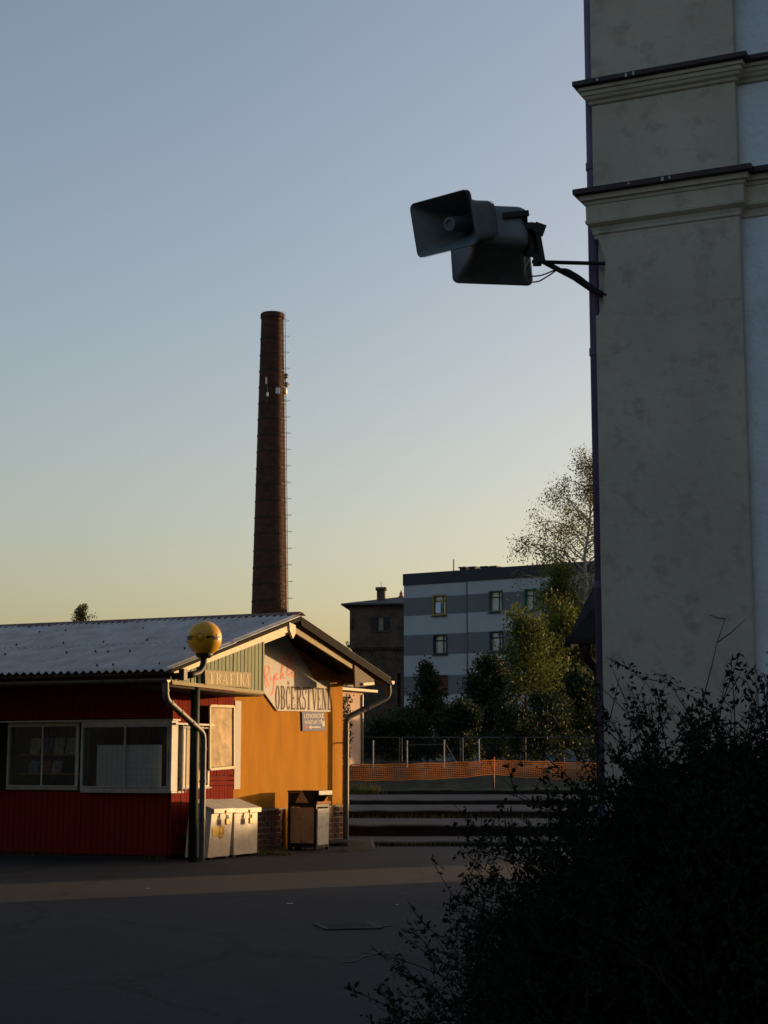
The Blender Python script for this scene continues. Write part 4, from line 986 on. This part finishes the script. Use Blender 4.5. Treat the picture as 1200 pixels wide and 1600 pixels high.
AD = 126.0
ap_, au, aw = facade_frame(631.5, AD, 1 / 1.664 / 1.0)
ab = empty('apartment_block', ap_, math.atan2(au.y, au.x)); tag(ab, 'flat-roofed apartment block with grey and pale horizontal stripes', 'building')
def al_(px, py, w0=0.0):
    p = on_plane(px, py, ap_ + aw * w0, aw); d = p - ap_; return d.dot(au), d.z
zlev = [al_(631.5, y)[1] for y in (1150, 1116, 1087, 1057, 1025, 993, 963, 935, 915, 897)]
bands = [M_bw1, M_bg1, M_bw1, M_bg1, M_bw1, M_bg1, M_bw1]
bands = list(zip([0] + zlev[2:9][:-1], zlev[2:9], [M_bw1, M_bg1, M_bw1, M_bg1, M_bw1, M_bg1]))
bands = [(0, zlev[1], M_bg1), (zlev[1], zlev[2], M_bw1), (zlev[2], zlev[3], M_bg1), (zlev[3], zlev[4], M_bw1), (zlev[4], zlev[5], M_bg1), (zlev[5], zlev[6], M_bw1), (zlev[6], zlev[7], M_bg1), (zlev[7], zlev[8], M_bw1)]
XBUMP = al_(733, 950)[0]; BL = 46.0
Mo = mat('frame_olive', (.22, .17, .03), .7); Mg = mat('frame_green', (.03, .10, .055), .7); Mk = mat('frame_black', (.02, .022, .03), .7); Mn = mat('frame_navy', (.025, .035, .07), .7); Mrr = mat('panel_maroon', (.09, .03, .025), .7)
wins = []
def addwin(px0, px1, py0, py1, M): 
    a, z1 = al_(px0, py0); b, z0 = al_(px1, py1); wins.append((a, b, z0, z1, M))
addwin(676, 698, 930, 961, Mo); addwin(766, 788, 924, 956, Mg); addwin(821, 841, 921, 955, Mg); addwin(880, 901, 917, 952, Mk)
addwin(677, 699, 992, 1022, Mk); addwin(767, 789, 987, 1019, Mn); addwin(821, 842, 985, 1017, Mk); addwin(880, 901, 981, 1014, Mk)
addwin(678, 700, 1055, 1084, Mrr); addwin(767, 789, 1051, 1083, Mk); addwin(821, 842, 1049, 1082, Mk)
x = wins[3][1] + 2.6
while x < BL - 3:
    for k in (0, 4, 8): wins.append((x, x + 1.4, wins[k][2], wins[k][3], random.choice((Mo, Mg, Mk, Mn))))
    x += 3.6
ww_ = lambda x: 0.0 if x < XBUMP else -.22
for z0, z1, M in bands:
    for xa, xb, y in ((0, XBUMP, 0.0), (XBUMP, BL, -.22)):
        hs = [(a, b, c, d) for a, b, c, d, _ in wins if xa < a < xb and c < z1 and d > z0]
        hs2 = [(a, b, max(c, z0), min(d, z1)) for a, b, c, d in hs]
        wall_holes('wall_band', M, ab, xa, xb, z0, z1, hs2, .3, y)
MB().box(-.06, XBUMP, -.06, 13, zlev[8], zlev[9]).build('parapet', M_bd1, ab)
MB().box(XBUMP + .002, BL, -.3, 13, zlev[8], zlev[9]).build('parapet', M_bd1, ab)
MB().box(0.02, BL - .02, .85, 12.9, 0, zlev[8] - .01).build('core', M_int, ab)
MB().box(0, .3, .31, 12.9, 0, zlev[8] - .005).build('side_wall', M_bw1, ab)
MB().box(BL - .3, BL, .31, 12.9, 0, zlev[8] - .005).build('side_wall', M_bw1, ab)
M_pane = mat('curtained_pane', (.30, .33, .34), .15, var=.35, scale=1.5, spec=.7)
M_paneb = mat('blue_pane', (.30, .40, .62), .15, var=.1, spec=.7)
for i, (a, b, c, d, M) in enumerate(wins):
    y = 0.0 if a < XBUMP else -.22; t_ = .10
    mb = MB(); mb.box(a, a + t_, y - .05, y + .32, c, d).box(b - t_, b, y - .05, y + .32, c, d).box(a + t_, b - t_, y - .05, y + .32, c, c + t_).box(a + t_, b - t_, y - .05, y + .32, d - t_, d)
    o = mb.build('window', M, ab)
    xm_ = a + (b - a) * .66; zm = c + (d - c) * .70
    MB().box(xm_ - .05, xm_ + .05, y + .18, y + .26, c + t_, d - t_).box(a + t_, xm_ - .05, y + .18, y + .26, zm - .05, zm + .05).box(xm_ + .05, b - t_, y + .181, y + .259, zm - .05, zm + .05).build('mullion', M, o)
    if M is Mrr: MB().box(a + t_, b - t_, y + .15, y + .24, c + t_, d - t_).build('panel', Mrr, o)
    else: MB().box(a + t_, b - t_, y + .22, y + .24, c + t_, d - t_).build('pane', M_pane, o)
    MB().box(a - .08, b + .08, y - .14, y - .052, c - .09, c - .02).build('sill', M_bd1, o)
    if i == 0: MB().hexa([(a + t_ + .1, y + .06, c + .2), (xm_ - .12, y + .0, c + .2), (xm_ - .12, y + .03, c + .2), (a + t_ + .1, y + .09, c + .2)], [(a + t_ + .1, y + .1, zm - .1), (xm_ - .12, y + .05, zm - .1), (xm_ - .12, y + .08, zm - .1), (a + t_ + .1, y + .13, zm - .1)]).build('tilted_sash', M_paneb, o)
for px0, px1 in ((722, 731), (737, 746), (755, 765), (770, 779)):
    a = al_(px0, 890, 3)[0]; b = al_(px1, 890, 3)[0]; z1 = al_((px0 + px1) / 2, 886.5 - (px0 - 722) * .03, 3)[1]
    MB().box(a, b, 2.6, 3.4, zlev[9] - .3, z1 - .1).box(a - .06, b + .06, 2.5, 3.5, z1 - .1, z1).build('roof_vent', M_bd1, ab)
a = al_(709, 890, 5)[0]; MB().tube([(a, 5, zlev[9] - .4), (a, 5, al_(709, 874, 5)[1])], .06, 8).build('roof_mast', M_whitep, ab)

MB().tube([(XBUMP - .12, -.1, 0), (XBUMP - .12, -.1, zlev[8])], .06, 8).build('rain_pipe', M_bg1, ab)
# small pink annexe with ivy, right behind the kiosk
AXD = 58.0
a0 = at(520, 1192, AXD); a0.z = BANK
an = empty('annexe', a0, R(62)); tag(an, 'small pink rendered annexe with ivy glimpsed behind the kiosk downpipe', 'shed')
def anl(px, py):
    nrm = Vector((math.sin(R(62)), -math.cos(R(62)), 0)); u = Vector((math.cos(R(62)), math.sin(R(62)), 0))
    d = on_plane(px, py, a0, nrm) - a0; return d.dot(u), d.z
axr = anl(567, 1120)[0]; azt = anl(560, 1081)[1]
MB().box(-1.5, axr, 0, 2.5, 0, azt).build('wall', M_pinkw, an)
MB().box(-1.6, anl(579, 1080)[0], -.3, 2.7, azt + .002, azt + .09).build('roof_edge', M_cream, an)
MB().hexa([(-1.6, -.25, azt + .092), (axr + .15, -.25, azt + .092), (axr + .15, 2.7, azt + .092), (-1.6, 2.7, azt + .092)], [(-1.6, 1, azt + .3), (axr, 1, azt + .3), (axr, 1.6, azt + .3), (-1.6, 1.6, azt + .3)]).build('roof', M_dark, an)
MB().box(axr - .12, axr - .06, -.06, -.01, 0, azt - .1).build('downpipe', M_zinc, an)
C_ = []
iv = MB()
for s in range(9):
    x = rng.uniform(-.6, axr * .62); z = 0; pth = [(x, -.03, 0)]
    while z < azt - .2 - .3 * rng.random():
        z += .12; x += rng.normal(0, .05); pth.append((x, -.04, z))
        for _ in range(6): C_.append((x + rng.normal(0, .09), -.06 - abs(rng.normal(0, .05)), z + rng.normal(0, .06)))
    iv.tube(pth, .012, 4)
ivr = empty('ivy', a0, R(62)); tag(ivr, 'dark ivy climbing the pink annexe wall', 'ivy')
iv.build('stems', M_bark, ivr); link('leaves', np_mesh('leaves', leaf_quads(np.array(C_), .11, .8), 4, M_leafd), ivr)

# ------------------------------------------------------------------ fences and orange net
ND = steps[4][0] + 2.0
nt = empty('safety_net', at(772, 1232, ND)); tag(nt, 'sagging orange plastic safety net stretched across the terrace', 'safety net')
N0 = at(772, 1232, ND)
def netz(px):
    ks = [(500, 1198, 1222), (540, 1195, 1219), (620, 1194, 1219), (700, 1192, 1216), (740, 1190, 1213), (772, 1188, 1209), (800, 1189, 1213), (850, 1190, 1216), (900, 1192, 1218), (960, 1193, 1219), (1010, 1194, 1220)]
    for a, b in zip(ks, ks[1:]):
        if a[0] <= px <= b[0]:
            t = (px - a[0]) / (b[0] - a[0]); return a[1] + (b[1] - a[1]) * t, a[2] + (b[2] - a[2]) * t
nr = 9; cols_ = list(np.linspace(502, 1008, 150)); mb = MB(); grid = []
for k, px in enumerate(cols_):
    t_, b_ = netz(px); Yn = ND + .25 * math.sin(px * .021) + .1 * math.sin(px * .07); grid.append([at(px, t_ + (b_ - t_) * j / (nr - 1) + .5 * math.sin(px * .13 + j), Yn + .02 * j) - N0 for j in range(nr)])
for j in range(nr):
    w = .008 if 0 < j < nr - 1 else .012
    V = []; Fs = []
    for g in grid: V += [g[j] + Vector((0, 0, w)), g[j] - Vector((0, 0, w))]
    for k in range(len(grid) - 1): Fs.append((2 * k, 2 * k + 1, 2 * k + 3, 2 * k + 2))
    mb.add(V, Fs)
for g in grid:
    V = []; Fs = []
    for p in g: V += [p + Vector((.006, .002, 0)), p - Vector((.006, -.002, 0))]
    for j in range(nr - 1): Fs.append((2 * j, 2 * j + 1, 2 * j + 3, 2 * j + 2))
    mb.add(V, Fs)
mb.build('mesh', M_net, nt)
MB().tube([(0, -.02, -.05), at(771.5, 1208, ND) - N0 + Vector((0, -.03, 0))], .022, 8).build('post', mat('white_orange_post', (.62, .42, .3), .7, var=.6, scale=9, stretch=(0, 0, 1)), nt)
MB().tube([at(771.5, 1208, ND) - N0 + Vector((0, -.03, 0)), at(772, 1183, ND) - N0], .024, 8).build('post', mat('red_post', (.55, .10, .04), .7), nt)

FD = 60.0
posts = [520, 583, 622, 694, 721, 777, 818, 905, 1000]
def fence_panel(pxa, pxb, label, Y):
    a = at(pxa, 1152, Y); b = at(pxb, 1152, Y); z0 = BANK; r_ = empty('wire_fence', Vector((a.x, a.y, z0))); tag(r_, label, 'fence', 'temporary wire fences across the terrace')
    w = b.x - a.x; hh = a.z - z0
    for x in (0.02, w - .02): MB().tube([(x, 0, 0), (x, 0, hh)], .022, 8).build('upright', M_steel, r_)
    for z in (.15, hh): MB().tube([(0.02, 0, z), (w - .02, 0, z)], .016, 6).build('rail', M_steel, r_)
    wm = MB(); n = int(w / .12)
    for k in range(1, n): wm.box(w * k / n - .0016, w * k / n + .0016, -.002, .002, .15, hh)
    n = int(hh / .25)
    for k in range(1, n): wm.box(0.02, w - .02, -.0016, .0016, .15 + (hh - .15) * k / n - .0016, .15 + (hh - .15) * k / n + .0016)
    o = wm.build('wire_mesh', M_steel, r_); o['kind'] = 'stuff'
    MB().hexa([(w - .35, -.12, 0), (w + .3, -.12, 0), (w + .3, .12, 0), (w - .35, .12, 0)], [(w - .3, -.1, .14), (w + .25, -.1, .14), (w + .25, .1, .14), (w - .3, .1, .14)]).build('foot_block', M_conc, r_)
lab = ['wire fence panel ending at the kiosk downpipe', 'wire fence panel in front of the brick tower', 'wire fence panel in front of the dark round bush', 'wire fence panel right behind the net post', 'wire fence panel ending behind the station corner']
for k, (a, b) in enumerate(((500, 625), (627, 720), (722, 818), (820, 935), (937, 1050))): fence_panel(a, b, lab[k], FD + .05 * k)
def stake(px, y0, y1, label, lean=0, M=M_steell):
    o = empty('fence_stake', at(px, y1, FD - 3)); b = o.location; o.location.z = BANK
    t_ = at(px + lean, y0, FD - 3) - Vector(o.location); MB().tube([(0, 0, -.05), t_], .024, 8).build('post', M, o); MB().lathe([(.03, t_.z), (.03, t_.z + .03), (.014, t_.z + .05)], 8, (t_.x, t_.y, 0)).build('cap', M, o); tag(o, label, 'post', 'pale stakes behind the net')
for px, y0, lb_, ln in ((583, 1159, 'pale stake just right of the kiosk downpipe', 0), (636, 1159, 'pale stake below the tower corner', 0), (694, 1158, 'pale stake with slanting brace below the dark bush', 0), (749, 1157, 'leaning pale stake left of the orange net post', -1)): stake(px, y0, 1200, lb_, ln)
o = MB().tube([at(697, 1163, FD - 3), at(713, 1192, FD - 3), at(717, 1200, FD - 3)], .022, 6).build('brace', M_steel); tag(o, 'slanting brace rod leaning against a pale stake', 'rod')
o = MB().tube([at(640, 1164, FD - 2.9), at(692, 1163, FD - 2.9)], .014, 6).build('rail', M_steel); tag(o, 'thin horizontal rail between two pale stakes', 'rail')

# ------------------------------------------------------------------ trees
def grow(base, height, spread, n_limb, leaf_n, leaf_size, M_leaf, M_trunk, name, label, trunk_r=.15, droop=0.0, lean=(0, 0), low=.2, top_w=.3, clump=.35, seed=1, group='trees behind the terrace', sub=5, twig_len=.4, drop=0.0):
    r_ = np.random.default_rng(seed); root = empty(name, base); tag(root, label, 'tree', group)
    tr_ = MB(); tips = []
    tp = [Vector((lean[0] * t * t + r_.normal(0, .01) * height * t, lean[1] * t * t, height * t)) for t in np.linspace(0, .97, 10)]
    tr_.tube(tp, [trunk_r * (1 - .92 * t) for t in np.linspace(0, 1, 10)], 8)
    def along(p, t):
        f = t * (len(p) - 1); i = min(int(f), len(p) - 2); return p[i].lerp(p[i + 1], f - i)
    for k in range(n_limb):
        t = low + (1 - low) * (k + r_.random()) / n_limb * .97
        o = along(tp, t); a = r_.uniform(0, 6.283) ; rel = (t - low) / (1 - low)
        wprof = math.sin(min(1, rel * 1.0 + .22) * math.pi * .8) * (1 - top_w) + top_w * (1 - rel)
        L = spread * max(.12, wprof) * r_.uniform(.7, 1.15)
        up_ = .35 + .7 * rel
        d = Vector((math.cos(a), math.sin(a), up_)).normalized(); pts_ = [o]; p = o.copy()
        for s in range(5):
            d = (d + Vector((r_.normal(0, .14), r_.normal(0, .14), r_.normal(0, .1) + .05 - droop * s * .12))).normalized(); p = p + d * L / 5; pts_.append(p.copy())
        rr = trunk_r * .38 * (1 - .7 * rel); tr_.tube(pts_, [rr * (1 - .85 * s / 5) for s in range(6)], 5)
        for s in range(sub):
            q_ = along(pts_, .25 + .75 * (s + r_.random()) / sub); d2 = Vector((r_.normal(), r_.normal(), r_.normal() * .6 + .25 - drop)).normalized(); e = q_ + d2 * L * twig_len * r_.uniform(.5, 1.1)
            m_ = q_.lerp(e, .5) + Vector((0, 0, .06 * L)); tr_.tube([q_, m_, e], [rr * .28, rr * .2, rr * .08], 4, False); tips.append((q_, m_, e, L))
    C = []
    per = max(1, leaf_n // max(1, len(tips)))
    for q_, m_, e, L in tips:
        t = r_.random(per) ** .7; dens = r_.choice((.1, .5, 1.0, 1.9), p=(.25, .25, .3, .2)); nn = int(per * dens); t = r_.random(nn) ** .7
        P_ = np.outer((1 - t) ** 2, q_) + np.outer(2 * t * (1 - t), m_) + np.outer(t * t, e)
        P_ += r_.normal(0, clump * .5, (nn, 3)); 
        if drop: P_[:, 2] -= np.abs(r_.normal(0, drop, nn))
        C.append(P_)
    C = np.concatenate(C); C = C[C[:, 2] > .1]
    tr_.build('trunk', M_trunk, root); link('crown', np_mesh('crown', leaf_quads(C, leaf_size, .6, droop), 4, M_leaf), root)
    return root
def tb(px, Y): p = at(px, 1192, Y); p.z = BANK; return p
def hgt(py, Y): return at(600, py, Y).z - BANK
grow(tb(914, 95), hgt(698, 95), 5.2, 50, 32000, .12, M_leafb, M_birch, 'birch_tree', 'tall thin-leaved birch rising above the block beside the station wall', .22, .55, low=.28, top_w=.25, clump=.5, seed=3, sub=8, twig_len=.35, drop=.5, lean=(1.0, 0))
grow(tb(872, 88), hgt(885, 88), 2.2, 30, 12000, .17, M_leafm, M_bark, 'leafy_tree', 'tall loose yellow-green tree in front of the striped block', .16, .1, low=.18, top_w=.3, clump=.55, seed=5, sub=6, lean=(.6, 0))
grow(tb(878, 80), hgt(950, 80), 2.5, 26, 10000, .16, M_leafm, M_bark, 'leafy_tree', 'yellow-green tree below the birch, left of the canopy roof', .15, .1, low=.15, top_w=.3, clump=.55, seed=8, sub=6)
grow(tb(905, 84), hgt(960, 84), 2.6, 22, 9000, .17, M_leafm, M_bark, 'leafy_tree', 'low leafy tree half hidden by the dark canopy roof', .14, .1, low=.1, top_w=.3, clump=.5, seed=15, sub=6)
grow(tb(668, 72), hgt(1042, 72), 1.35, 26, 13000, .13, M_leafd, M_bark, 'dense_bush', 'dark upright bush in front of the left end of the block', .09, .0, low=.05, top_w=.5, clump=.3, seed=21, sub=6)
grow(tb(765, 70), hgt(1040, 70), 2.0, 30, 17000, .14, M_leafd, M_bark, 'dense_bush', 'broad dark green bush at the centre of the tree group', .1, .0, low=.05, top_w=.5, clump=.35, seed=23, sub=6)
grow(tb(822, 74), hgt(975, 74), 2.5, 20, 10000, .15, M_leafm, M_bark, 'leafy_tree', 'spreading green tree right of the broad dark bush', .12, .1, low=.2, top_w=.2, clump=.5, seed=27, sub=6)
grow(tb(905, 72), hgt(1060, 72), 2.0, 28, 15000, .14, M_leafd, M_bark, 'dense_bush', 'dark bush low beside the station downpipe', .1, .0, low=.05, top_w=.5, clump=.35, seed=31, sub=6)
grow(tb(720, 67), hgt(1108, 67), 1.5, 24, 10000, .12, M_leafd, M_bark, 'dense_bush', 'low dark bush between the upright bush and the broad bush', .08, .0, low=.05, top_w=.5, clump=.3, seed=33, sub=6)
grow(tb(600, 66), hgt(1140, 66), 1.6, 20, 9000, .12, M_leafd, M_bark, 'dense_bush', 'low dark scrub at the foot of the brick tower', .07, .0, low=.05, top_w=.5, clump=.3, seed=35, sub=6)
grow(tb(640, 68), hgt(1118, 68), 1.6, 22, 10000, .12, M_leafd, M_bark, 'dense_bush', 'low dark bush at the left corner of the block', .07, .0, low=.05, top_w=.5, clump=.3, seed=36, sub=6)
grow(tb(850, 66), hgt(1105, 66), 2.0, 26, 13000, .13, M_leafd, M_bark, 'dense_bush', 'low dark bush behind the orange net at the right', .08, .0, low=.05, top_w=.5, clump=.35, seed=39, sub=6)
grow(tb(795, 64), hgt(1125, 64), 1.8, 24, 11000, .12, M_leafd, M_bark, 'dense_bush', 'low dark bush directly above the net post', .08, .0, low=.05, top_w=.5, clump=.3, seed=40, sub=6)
grow(tb(124, 120), hgt(942, 120), 1.3, 30, 2600, .16, M_leafb, M_bark, 'distant_tree', 'small tree top peeking over the kiosk roof ridge', .14, .1, low=.75, top_w=.6, clump=.25, seed=41, sub=4)
grow(tb(541, 110), hgt(999, 110), .5, 10, 260, .14, M_leafb, M_bark, 'distant_tree', 'bare twig tips just above the right roof slope', .1, .1, low=.8, top_w=.6, clump=.15, seed=43, sub=3)

# ------------------------------------------------------------------ foreground shrubs
SH = [(-.3, .05), (.02, .25), (.14, .55), (.28, .85), (.45, 1.06), (.6, 1.24), (.82, 1.50), (1.0, 1.60), (1.4, 1.62), (1.9, 1.66), (2.6, 1.7), (3.2, 1.5), (3.7, .6)]
SX = np.array([p[0] + .22 for p in SH]); SZ = np.array([p[1] for p in SH])
def sh_h(x, y):
    e = np.clip(1 - ((y - 6.15) / 1.3) ** 2, 0, 1) ** .6
    lump = .09 * np.sin(x * 7.1 + y * 3.3) + .06 * np.sin(x * 13.7 - y * 9.1 + 1.3) + .035 * np.sin(x * 29 + y * 23)
    return np.maximum(.05, np.interp(x, SX, SZ) * e + lump * .8)
def shrub(base, xa, xb, name, label, seed, n_leaf, n_stem, longer):
    r_ = np.random.default_rng(seed); root = empty(name, base); tag(root, label, 'shrub', 'dark shrubs in the foreground'); B_ = np.array(base)
    x = r_.uniform(xa, xb, n_leaf); y = r_.uniform(4.9, 7.42, n_leaf); hh = sh_h(x, y); z = hh * (1 - r_.random(n_leaf) ** 2.2 * .9)
    C = np.stack([x, y, z], 1) + r_.normal(0, .02, (n_leaf, 3)); Q = [leaf_quads(C - B_, r_.uniform(.024, .042, n_leaf), .62)]
    tw_ = MB(); C = []; 
    # the main stems, from the root up into the mass
    for k in range(26):
        ex, ey = r_.uniform(xa, xb), r_.uniform(4.9, 7.1); ez = float(sh_h(ex, ey)); o = Vector(((xa + xb) / 2 + r_.normal(0, .15), 6 + r_.normal(0, .15), 0))
        m_ = o.lerp(Vector((ex, ey, ez)), .5) + Vector((0, 0, .25 * ez)); P_ = [o * (1 - t) ** 2 + m_ * 2 * t * (1 - t) + Vector((ex, ey, ez)) * t * t for t in np.linspace(0, 1, 7)]
        tw_.tube([p - Vector(base) for p in P_], [.016 * (1 - .8 * t) for t in np.linspace(0, 1, 7)], 5, False)
    def leafy(P_, dens):
        L = sum((b - a).length for a, b in zip(P_, P_[1:]))
        for k in range(int(L / .022 * dens)):
            t = r_.random() * (len(P_) - 1); i = min(int(t), len(P_) - 2); q_ = np.array(P_[i].lerp(P_[i + 1], t - i))
            for j in range(int(r_.integers(2, 5))): C.append(q_ + r_.normal(0, .010, 3))
    for k in range(n_stem):
        ex, ey = r_.uniform(xa, xb), r_.uniform(5.2, 7.2); p = Vector((ex, ey, float(sh_h(ex, ey)) - .12)); sl_ = -.3 if ex < .9 else -.1
        if ex < .5 and r_.random() < .45: continue
        L = r_.uniform(.18, .42) * (longer if r_.random() < .16 else 1); d = Vector((r_.normal(sl_, .45), r_.normal(0, .4), r_.uniform(.35, 1.1))).normalized(); P_ = [p.copy()]; arch = r_.uniform(0, .22)
        for q_ in range(8): d = (d + Vector((r_.normal(0, .05), r_.normal(0, .05), -arch * q_ / 8))).normalized(); p = p + d * (L + .12) / 8; P_.append(p.copy())
        tw_.tube([q_ - Vector(base) for q_ in P_], [.0045 * (1 - .75 * t) for t in np.linspace(0, 1, 9)], 4, False)
        bare = r_.random() < .18
        if not bare: leafy(P_, .55)
        for j in range(int(r_.integers(2, 7))):
            q0 = P_[int(r_.integers(2, 9))]; d2 = (d * .6 + Vector(r_.normal(size=3)) * .7 + Vector((0, 0, .25))).normalized(); l2 = r_.uniform(.05, .18); P2 = [q0, q0 + d2 * l2 * .5, q0 + d2 * l2 + Vector((0, 0, .01))]
            tw_.tube([q_ - Vector(base) for q_ in P2], [.0025, .002, .001], 4, False)
            if not bare or r_.random() < .4: leafy(P2, .8)
    tw_.build('twigs', M_twig, root)
    Q.append(leaf_quads(np.array(C) - B_, .024, .5)); link('foliage', np_mesh('foliage', np.concatenate(Q), 4, M_shrub), root)
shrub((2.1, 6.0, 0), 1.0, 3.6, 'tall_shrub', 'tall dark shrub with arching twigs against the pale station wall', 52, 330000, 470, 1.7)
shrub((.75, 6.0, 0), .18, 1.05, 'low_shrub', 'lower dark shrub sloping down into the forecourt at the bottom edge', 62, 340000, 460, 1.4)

# ------------------------------------------------------------------ unseen blockers added to cut sun and skylight, behind station and round forecourt
hd = empty('sun_block_hedge', (12.7, 34.5, 0)); tag(hd, 'unseen row of foliage added behind the station to block the low sun', 'sun_block_hedge')  # out of view, added so the low sun misses the terrace steps
hp = rng.uniform((-.7, 0, .1), (.7, 46, 1.8), (64000, 3)); hp[:, 2] += .12 * np.sin(hp[:, 1] * 2.3) * (hp[:, 2] > 1.2)
link('foliage', np_mesh('foliage', leaf_quads(hp, .13, .7), 4, M_leafd), hd)
MB().box(-.45, .45, .2, 45.8, 0, 1.55).build('stems', M_bark, hd)  # solid block inside the leaves, added to stop the sun
M_house = mat('grey_house_render', (.10, .09, .08), .9, var=.15, scale=.8); M_hroof = mat('house_roof_tile', (.06, .035, .03), .9, var=.3, scale=3)
def house(loc, rz, L, D, H_, label):  # out-of-view block added to hold skylight off the forecourt
    r_ = empty('occluder_house', loc, rz); tag(r_, label, 'house', 'unseen houses added to cut the skylight')
    MB().box(0, L, 0, D, 0, H_).build('wall', M_house, r_)
    MB().prism([(-.4, -.5, H_ + .01), (-.4, D + .5, H_ + .01), (-.4, D / 2, H_ + 4)], (L + .8, 0, 0)).build('roof', M_hroof, r_)
    for k in range(int(L / 3)):
        for z in (1.1, 4.4, 7.7, 11):
            if z + 1.8 < H_:
                w = MB().box(1 + k * 3, 2.3 + k * 3, D + .003, D + .05, z, z + 1.7).build('window', M_wframe, r_); MB().box(1.1 + k * 3, 2.2 + k * 3, D + .051, D + .056, z + .1, z + 1.6).build('pane', MATS['dull_pane'], w)
house((-32, -52, 0), 0, 64, 10, 13, 'long unseen grey house added behind the viewpoint to cut the skylight')
house((-9.5, 2, 0), R(90), 23, 9, 6.5, 'unseen grey house added on the left to darken the kiosk front')

# ------------------------------------------------------------------ small things on the asphalt
gp = atz(543, 1448, 0); gd = empty('drain_grate', (gp.x, gp.y, .004), R(14)); tag(gd, 'iron drain grate set in the asphalt', 'drain grate')
gd.scale = (.8, .62, 1)
fr = MB().box(-.36, .36, -.5, -.45, 0, .012).box(-.36, .36, .45, .5, 0, .012).box(-.36, -.31, -.45, .45, 0, .012).box(.31, .36, -.45, .45, 0, .012); fr.build('frame', M_iron, gd)
slm = MB().box(-.31, .31, -.022, .022, 0, .011).mesh('slat', M_iron)
for k in range(9): link('slat', slm, gd, (0, -.4 + k * .1, 0))
MB().add([(-.31, -.45, .002), (.31, -.45, .002), (.31, .45, .002), (-.31, .45, .002)], [(0, 1, 2, 3)]).build('pit', M_black, gd)
def litter(px, py, s, label, c=(.7, .72, .75)):
    p = atz(px, py, 0); r_ = random.Random(px); V = [(s * math.cos(a) * r_.uniform(.6, 1.1), s * .6 * math.sin(a) * r_.uniform(.6, 1.1), r_.uniform(.006, s * .35)) for a in np.linspace(0, 5.6, 8)]
    o = MB().add(V + [(0, 0, s * .3)], [(k, (k + 1) % 8, 8) for k in range(8)]).build('litter', mat('paper_litter', c, .8), None, loc=p); tag(o, label, 'litter', 'scraps of litter on the asphalt')
litter(453, 1413, .045, 'crumpled white paper scrap lying mid forecourt'); litter(231, 1389, .035, 'tiny white scrap at the shadow edge before the kiosk'); litter(620, 1414, .03, 'tiny white scrap near the drain grate'); litter(1020, 1330, .02, 'white scrap under the shrub')
pts = []
p0, p1 = atz(572, 1449, .006), atz(610, 1446, .006)
tag(MB().bar(p0, p1, .05, .008).build('steel_strip', M_iron), 'short worn metal strip in the asphalt beside the drain', 'metal strip')

tp0 = [atz(x, y, .005) for x, y in ((536, 1503), (556, 1501), (570, 1493), (588, 1489), (612, 1489), (640, 1492))]
V = []; Fs = []
for k, p in enumerate(tp0): w = (.02, .05, .045, .06, .05, .02)[k]; V += [p + Vector((0, w * 1.6, 0)), p - Vector((0, w * 1.6, 0))]
for k in range(5): Fs.append((2 * k, 2 * k + 1, 2 * k + 3, 2 * k + 2))
tag(MB().add(V, Fs).build('tar_seam', mat('tar', (.008, .008, .008), .7, spec=.2)), 'dark tar seam in the asphalt in front of the shrub', 'tar seam')
for o in list(scn.objects):
    r_ = o.parent
    if o.type == 'MESH' and r_ and r_.name.split('.')[0] in ('metal_chest', 'litter_bin', 'poster_case') and len(o.data.polygons) < 60 and o.name.split('.')[0] not in ('sticker', 'round_sticker'):
        m_ = o.modifiers.new('edge', 'BEVEL'); m_.width = .008; m_.segments = 2
